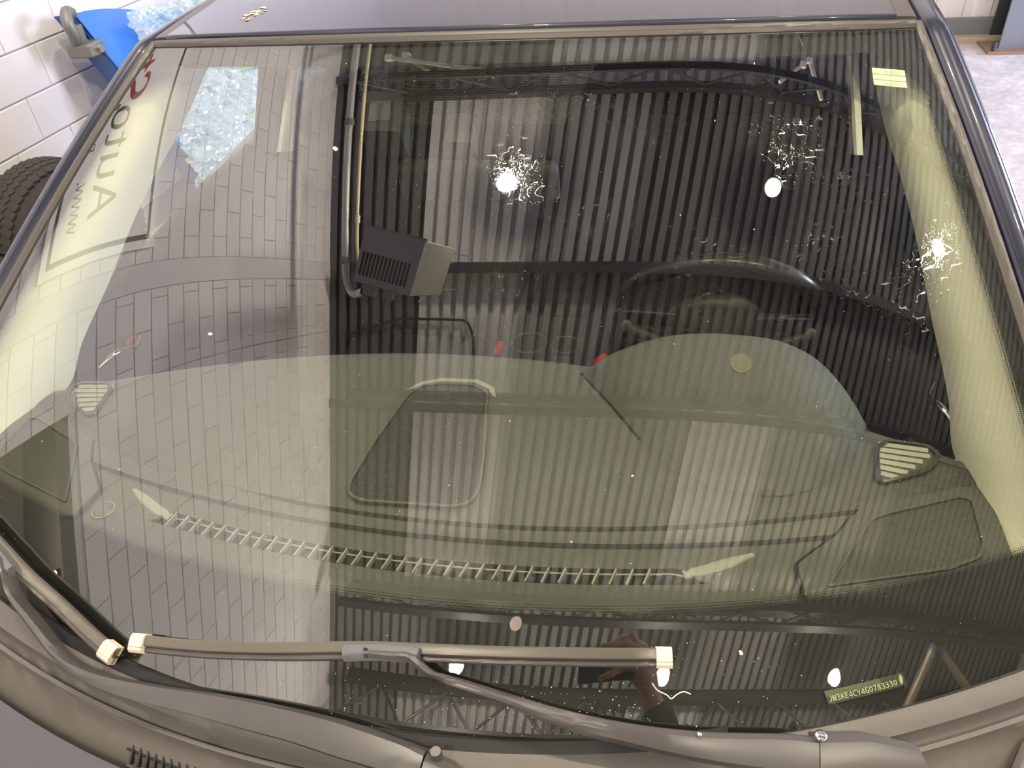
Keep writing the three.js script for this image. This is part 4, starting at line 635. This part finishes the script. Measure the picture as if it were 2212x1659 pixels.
// ---- trims, steering wheel, seats, console
{
  for (const k of [-1, 1]) {
    const inner = [V(0.666, 1.108, -0.25), V(0.658, 1.11, -0.38), V(0.647, 1.117, -0.468), V(0.642, 1.16, -0.52), V(0.626, 1.222, -0.612), V(0.607, 1.296, -0.709), V(0.592, 1.343, -0.781), V(0.574, 1.385, -0.846), V(0.552, 1.462, -0.955), V(0.545, 1.49, -0.99)];
    const so = new THREE.CatmullRomCurve3([-0.02, 0.16, 0.32, 0.42, 0.55, 0.69, 0.80, 0.89, 0.97, 0.99].map((s) => V(s, 0, 0)));
    const ic = new THREE.CatmullRomCurve3(inner), rows = [];
    for (let i = 0; i <= 54; i++) { const f = i / 54, s = so.getPoint(f).x, o = G(1.0, s, -0.012), p = ic.getPoint(f), r = []; for (let j = 0; j <= 8; j++) { const v = j / 8, q = o.clone().lerp(p, v); q.x -= 0.02 * Math.sin(Math.PI * v) * smooth(f * 4); q.y += 0.012 * Math.sin(Math.PI * v) * smooth(f * 4); r.push(k < 0 ? mirrorX(q) : q); } rows.push(r); }
    const t = add('pillar_trim', loft(rows), pillarTrim, car); t.userData.label = 'light cream inner pillar trim';
    // centre post trim and belt
    add('post_trim', slab([V(k * 0.622, 1.19, -1.255), V(k * 0.605, 1.30, -1.33), V(k * 0.57, 1.47, -1.40)], [V(k * 0.622, 1.17, -1.315), V(k * 0.605, 1.29, -1.37), V(k * 0.57, 1.47, -1.44)], V(-k, 0.2, 0.4).normalize(), 0.02, 0.006), pillarTrim, car);
    const gh = part('grab_handle', car, 'folded grey grab handle above the door'); add('grip', tube([V(k * 0.585, 1.43, -1.46), V(k * 0.57, 1.385, -1.47), V(k * 0.572, 1.36, -1.5), V(k * 0.588, 1.355, -1.53)], 0.012, 20, 8), greyTrim, gh); add('mount', box(-0.012, 0.012, -0.02, 0.02, -0.02, 0.02, 0.006).translate(k * 0.588, 1.43, -1.47), greyTrim, gh);
    // seat
    const st = part('front_seat', car, 'black front seat'); st.position.set(k * 0.36, 0, 0);
    add('cushion', new RoundedBoxGeometry(0.5, 0.16, 0.5, 3, 0.06).translate(0, 0.56, -1.12), seatMat, st);
    add('backrest', new RoundedBoxGeometry(0.48, 0.62, 0.14, 3, 0.06).rotateX(-0.36).translate(0, 0.86, -1.5), seatMat, st);
    add('headrest', new RoundedBoxGeometry(0.26, 0.18, 0.1, 3, 0.04).rotateX(-0.3).translate(0, 1.2, -1.66), seatMat, st);
  }
  add('rear_bench', merge([new RoundedBoxGeometry(1.25, 0.18, 0.5, 2, 0.05).translate(0, 0.55, -2.05), new RoundedBoxGeometry(1.25, 0.6, 0.16, 2, 0.05).rotateX(-0.35).translate(0, 0.85, -2.4)]), seatMat, car);
  // steering wheel
  const w = part('steering_wheel', car, 'black leather steering wheel'); w.position.set(0.365, 1.022, -0.885); w.rotation.x = -0.44 + 0.87;
  w.rotation.x = 0.44;
  add('rim', new THREE.TorusGeometry(0.183, 0.0165, 14, 72), wheelMat, w);
  add('horn_pad', new THREE.SphereGeometry(0.085, 28, 18).scale(1, 0.85, 0.42).translate(0, -0.005, -0.008), consoleMat, w);
  for (const a of [0.05, Math.PI - 0.05, -Math.PI / 2]) add('spoke', bar(V(Math.cos(a) * 0.06, Math.sin(a) * 0.06, 0), V(Math.cos(a) * 0.18, Math.sin(a) * 0.18, 0), 0.045, 0.016, V(0, 0, 1), 0.006), wheelMat, w);
  add('column_cover', new RoundedBoxGeometry(0.1, 0.085, 0.24, 3, 0.03).translate(0, -0.01, 0.15), consoleMat, w);
  for (const k of [-1, 1]) { add('stalk', tube([V(k * 0.05, 0.0, 0.06), V(k * 0.1, 0.02, 0.055), V(k * 0.15, 0.045, 0.05)], 0.008, 16, 8), consoleMat, w); add('stalk_tip', new THREE.SphereGeometry(0.013, 12, 8).scale(0.8, 1.5, 0.7).translate(k * 0.155, 0.05, 0.05), M({ color: lin(0.12, 0.12, 0.11), roughness: 0.2 }), w); }
  // console
  const c = part('centre_console', car, 'dark centre console with cup holder');
  const top = new THREE.Shape(); top.moveTo(-0.115, 0.72); top.lineTo(0.105, 0.72); top.lineTo(0.1, 1.6); top.lineTo(-0.11, 1.6); top.closePath();
  for (const [hx, hz, hr] of [[-0.057, 1.2, 0.043], [0.035, 1.2, 0.034]]) { const h = new THREE.Path(); h.absellipse(hx, hz, hr, hr, 0, 7, false); top.holes.push(h); }
  add('console_top', crease(new THREE.ExtrudeGeometry(top, { depth: 0.03, bevelEnabled: true, bevelSize: 0.006, bevelThickness: 0.006, curveSegments: 24 }).rotateX(-Math.PI / 2).translate(0, 0.69, 0), 0.6), consoleMat, c);
  add('cup_floor', box(-0.11, 0.1, 0.60, 0.61, -1.27, -1.12), consoleMat, c);
  for (const [x, r] of [[-0.057, 0.044], [0.035, 0.035]]) { add('cup_ring', new THREE.TorusGeometry(r, 0.003, 8, 40).rotateX(Math.PI / 2).translate(x, 0.727, -1.2), M({ color: lin(0.09, 0.09, 0.085), roughness: 0.3 }), c); add('cup_wall', new THREE.CylinderGeometry(r, r * 0.9, 0.1, 30, 1, true).translate(x, 0.67, -1.2), dashDark, c); }
  add('console_side', box(-0.12, 0.11, 0.3, 0.69, -1.6, -0.7), cabin, c);
  add('arm_rest', new RoundedBoxGeometry(0.17, 0.08, 0.3, 3, 0.03).translate(0, 0.76, -1.46), seatMat, c);
  add('gear_gaiter', new THREE.CylinderGeometry(0.02, 0.05, 0.07, 20).translate(0.02, 0.75, -0.98), cabin, c); add('gear_knob', new THREE.SphereGeometry(0.028, 18, 12).scale(0.9, 1.2, 1).translate(0.02, 0.81, -0.98), consoleMat, c);
  add('switch_panel', box(0.012, 0.058, 0.722, 0.73, -1.15, -1.08, 0.003), M({ color: lin(0.12, 0.12, 0.115), roughness: 0.35 }), c);
  for (const [x, z, ry] of [[-0.132, -1.19, 0], [0.125, -1.165, -0.5]]) { const b = part('belt_buckle', car, 'belt buckle with red release button'); b.position.set(x, 0.70, z); b.rotation.y = ry; add('buckle_body', box(-0.014, 0.014, -0.05, 0.018, -0.028, 0.032, 0.005), consoleMat, b); add('release_button', box(-0.008, 0.008, 0.014, 0.0205, -0.02, 0.028, 0.003), redMat, b); }
}

// ================================================================ THE PHOTOGRAPHER AND THE PHONE
{
  const r = V(1, 0, 0).applyQuaternion(camera.quaternion), u = V(0, 1, 0).applyQuaternion(camera.quaternion), bk = V(0, 0, 1).applyQuaternion(camera.quaternion);
  const L = (x, y, z) => EYE.clone().addScaledVector(r, x).addScaledVector(u, y).addScaledVector(bk, z);
  const ph = thing('mobile_phone', 'dark mobile phone held up landscape over the hood', 'phone', null, L(0, 0, 0).toArray()); ph.quaternion.copy(camera.quaternion);
  add('phone_body', new RoundedBoxGeometry(0.147, 0.072, 0.008, 4, 0.0038).translate(0.052, -0.018, 0.0075), M({ color: lin(0.015, 0.03, 0.06), roughness: 0.25 }), ph);
  add('camera_bump', new RoundedBoxGeometry(0.034, 0.034, 0.0025, 3, 0.001).translate(0.0, -0.003, 0.0036), M({ color: lin(0.03, 0.05, 0.08), roughness: 0.15 }), ph);
  for (const [x, y] of [[0, 0.006], [0, -0.012], [0.011, -0.003]]) add('lens_ring', new THREE.TorusGeometry(0.0062, 0.0009, 8, 28).translate(x, y, 0.0022), chrome, ph);
  add('screen', box(-0.018, 0.122, -0.051, 0.015, 0.0116, 0.0119), M({ color: lin(0.02, 0.02, 0.02), roughness: 0.05 }), ph);

  const tc = (p, a, b, ra, rb) => { const ab = b.clone().sub(a), h = clamp(p.clone().sub(a).dot(ab) / ab.lengthSq(), 0, 1); return p.distanceTo(a.clone().addScaledVector(ab, h)) - lerp(ra, rb, h); };
  const flatBones = (bones) => bones.map(([a, b, ra, rb]) => { const dx = b.x - a.x, dy = b.y - a.y, dz = b.z - a.z; return [a.x, a.y, a.z, dx, dy, dz, 1 / Math.max(1e-9, dx * dx + dy * dy + dz * dz), ra, rb ?? ra]; });
  function sdfMesh(bones, cell, k, grow = 0, n0) {
    const F = flatBones(bones), lo = V(9, 9, 9), hi = V(-9, -9, -9);
    for (const [a, b, ra, rb] of bones) for (const [p, q] of [[a, ra], [b, rb ?? ra]]) { lo.min(p.clone().subScalar(q + grow + 3 * cell)); hi.max(p.clone().addScalar(q + grow + 3 * cell)); }
    const c = lo.clone().add(hi).multiplyScalar(0.5), half = Math.max(hi.x - lo.x, hi.y - lo.y, hi.z - lo.z) / 2, n = Math.min(150, Math.ceil(2 * half / cell));
    const mc = new MarchingCubes(n, new THREE.MeshStandardMaterial(), false, false, 160000), f = mc.field, hs = n / 2;
    for (let z = 0; z < n; z++) for (let y = 0; y < n; y++) for (let x = 0; x < n; x++) {
      const px = c.x + ((x - hs) / hs) * half, py = c.y + ((y - hs) / hs) * half, pz = c.z + ((z - hs) / hs) * half;
      if (px < lo.x || px > hi.x || py < lo.y || py > hi.y || pz < lo.z || pz > hi.z) { f[x + y * n + z * n * n] = -1; continue; }
      let d = 9;
      for (const B of F) { const qx = px - B[0], qy = py - B[1], qz = pz - B[2]; const h = clamp((qx * B[3] + qy * B[4] + qz * B[5]) * B[6], 0, 1), ex = qx - B[3] * h, ey = qy - B[4] * h, ez = qz - B[5] * h; const e = Math.sqrt(ex * ex + ey * ey + ez * ez) - (B[7] + (B[8] - B[7]) * h) - grow; const m = Math.max(k - Math.abs(d - e), 0) / k; d = Math.min(d, e) - m * m * k * 0.25; }
      f[x + y * n + z * n * n] = -d;
    }
    mc.isolation = 0; mc.update();
    const cnt = mc.count, g = new THREE.BufferGeometry(); g.setAttribute('position', new THREE.BufferAttribute(mc.positionArray.slice(0, cnt * 3), 3)); g.deleteAttribute('normal');
    g.scale(half, half, half); g.translate(c.x, c.y, c.z); const mg = mergeVertices(g, 1e-5); mg.computeVertexNormals(); return mg;
  }
  const skin = M({ color: lin(0.42, 0.22, 0.16), roughness: 0.55 }), hoodie = M({ color: lin(0.02, 0.02, 0.024), roughness: 0.9 }), jeans = M({ color: lin(0.03, 0.045, 0.09), roughness: 0.9 }), hairM = M({ color: lin(0.02, 0.014, 0.01), roughness: 0.7 }), shoeM = M({ color: lin(0.04, 0.04, 0.04), roughness: 0.6 });
  const p = thing('person', 'person in dark hooded top and blue jeans leaning over the hood with a phone', 'person');
  // skeleton (metres, world)
  const wrist = L(0.168, -0.088, 0.055), palm = L(0.142, -0.02, 0.018);
  const neck = V(0.46, 1.50, 0.99), headC = V(0.44, 1.635, 0.935), shR = V(0.635, 1.455, 0.985), shL = V(0.285, 1.43, 1.03), chest = V(0.46, 1.32, 1.07), belly = V(0.46, 1.12, 1.2), hip = V(0.46, 0.96, 1.30), hipR = V(0.55, 0.93, 1.31), hipL = V(0.37, 0.93, 1.31);
  const elbR = V(0.70, 1.50, 0.72), elbL = V(0.20, 1.18, 1.13), wrL = V(0.23, 0.99, 1.24);
  const kR = V(0.58, 0.5, 1.31), kL = V(0.34, 0.5, 1.31), aR = V(0.58, 0.09, 1.38), aL = V(0.34, 0.09, 1.38);
  const arms = [[shR, elbR, 0.052, 0.042], [elbR, wrist, 0.04, 0.027], [shL, elbL, 0.052, 0.042], [elbL, wrL, 0.04, 0.027]];
  const torso = [[shR, shL, 0.06, 0.06], [chest.clone().add(V(0.08, 0, 0)), chest.clone().add(V(-0.08, 0, 0)), 0.11, 0.11], [belly.clone().add(V(0.06, 0, 0)), belly.clone().add(V(-0.06, 0, 0)), 0.105, 0.105], [hip.clone().add(V(0.07, 0, 0)), hip.clone().add(V(-0.07, 0, 0)), 0.11, 0.11], [neck, chest, 0.06, 0.1]];
  const legs = [[hipR, kR, 0.085, 0.055], [kR, aR, 0.053, 0.036], [hipL, kL, 0.085, 0.055], [kL, aL, 0.053, 0.036]];
  const head = [[headC, headC.clone().add(V(0, 0.03, 0.02)), 0.083, 0.085], [headC.clone().add(V(0, -0.06, -0.03)), headC.clone().add(V(0, -0.02, -0.02)), 0.052, 0.068], [headC.clone().add(V(0, -0.005, -0.085)), headC.clone().add(V(0, -0.028, -0.1)), 0.012, 0.015], [neck, headC.clone().add(V(0, -0.05, 0.02)), 0.055, 0.052], [headC.clone().add(V(0.03, -0.06, -0.068)), headC.clone().add(V(-0.03, -0.06, -0.068)), 0.011, 0.011], [headC.clone().add(V(0.085, 0, 0)), headC.clone().add(V(0.09, -0.03, 0.005)), 0.014, 0.012], [headC.clone().add(V(-0.085, 0, 0)), headC.clone().add(V(-0.09, -0.03, 0.005)), 0.014, 0.012]];
  const hand = [[wrist, palm, 0.026, 0.025], [L(0.155, -0.045, 0.03), L(0.14, 0.006, 0.01), 0.022, 0.018], [L(0.15, -0.06, 0.03), L(0.135, -0.02, 0.005), 0.02, 0.017]];
  const fingers = [
    [[0.134, 0.012, 0.006], [0.114, 0.036, -0.005], [0.09, 0.031, -0.007], [0.07, 0.024, -0.006]],   // bent index over the top edge
    [[0.134, 0.004, 0.0], [0.102, 0.014, -0.008], [0.068, 0.017, -0.008], [0.04, 0.018, -0.006]],     // middle along the top edge
    [[0.134, -0.014, 0.0], [0.108, -0.01, -0.011], [0.082, -0.008, -0.011], [0.06, -0.008, -0.008]],  // ring behind the phone
    [[0.136, -0.036, 0.004], [0.104, -0.03, -0.008], [0.068, -0.042, -0.009], [0.036, -0.05, -0.006]], // little finger below
    [[0.150, -0.055, 0.03], [0.13, -0.052, 0.034], [0.105, -0.038, 0.028], [0.085, -0.03, 0.02]],     // thumb on the screen side
  ];
  const fb = []; fingers.forEach((f, i) => { for (let j = 0; j < 3; j++) fb.push([L(...f[j]), L(...f[j + 1]), [0.0095, 0.0088, 0.0078][j] * (i === 3 ? 0.92 : 1), [0.0088, 0.0078, 0.0068][j] * (i === 3 ? 0.92 : 1)]); });
  // relaxed left hand
  const lp = wrL.clone().add(V(0.01, -0.09, 0.02)), lf = []; [[0.03, 0.0], [0.012, -0.006], [-0.006, -0.006], [-0.022, 0.0]].forEach(([ox, oy]) => { const a = lp.clone().add(V(0.0, 0, ox)), b = a.clone().add(V(0.006, -0.04 + oy, 0.002)), c2 = b.clone().add(V(0.014, -0.026, 0.002)), e = c2.clone().add(V(0.018, -0.012, 0)); lf.push([a, b, 0.0095, 0.0088], [b, c2, 0.0088, 0.0078], [c2, e, 0.0078, 0.0068]); });
  const th = lp.clone().add(V(0.01, 0.05, -0.03)); lf.push([th, th.clone().add(V(0.015, -0.035, -0.02)), 0.011, 0.0095], [th.clone().add(V(0.015, -0.035, -0.02)), th.clone().add(V(0.02, -0.065, -0.018)), 0.0095, 0.008]);
  const body = merge([sdfMesh([...arms, ...torso, ...legs, [neck, headC, 0.055, 0.06]], 0.014, 0.05), sdfMesh(head, 0.0045, 0.03), sdfMesh([...hand, ...fb], 0.0026, 0.008), sdfMesh([[wrL, lp, 0.026, 0.026], [lp.clone().add(V(0, 0, 0.022)), lp.clone().add(V(0, 0, -0.018)), 0.02, 0.018], ...lf], 0.003, 0.008)]);
  add('body', body, skin, p);
  add('hooded_top', sdfMesh([...arms.map(([a, b, ra, rb], i) => (i % 2 ? [a, a.clone().lerp(b, 0.9), ra, rb + 0.004] : [a, b, ra, rb])), ...torso, [chest.clone().add(V(0, 0.1, 0.12)), chest.clone().add(V(0, 0.16, 0.07)), 0.05, 0.05]], 0.015, 0.06, 0.014), hoodie, p);
  add('jeans', sdfMesh([[hip.clone().add(V(0.07, -0.03, 0)), hip.clone().add(V(-0.07, -0.03, 0)), 0.11, 0.11], ...legs], 0.014, 0.05, 0.013), jeans, p);
  add('hair', sdfMesh([[headC.clone().add(V(0, 0.035, 0.028)), headC.clone().add(V(0, 0.0, 0.04)), 0.088, 0.085], [headC.clone().add(V(0, 0.06, -0.03)), headC.clone().add(V(0, 0.06, 0.02)), 0.06, 0.07]], 0.006, 0.03), hairM, p);
  for (const k of [-1, 1]) { add('eye', new THREE.SphereGeometry(0.012, 14, 10).translate(headC.x + k * 0.031, headC.y - 0.002, headC.z - 0.074), M({ color: lin(0.7, 0.68, 0.65), roughness: 0.2 }), p); const a = k > 0 ? aR : aL; add('shoe', sdfMesh([[a.clone().add(V(0, -0.045, 0.03)), a.clone().add(V(0, -0.05, -0.15)), 0.043, 0.036], [a, a.clone().add(V(0, -0.04, -0.02)), 0.044, 0.044]], 0.008, 0.03), shoeM, p); }
}
renderer.render(scene, camera);
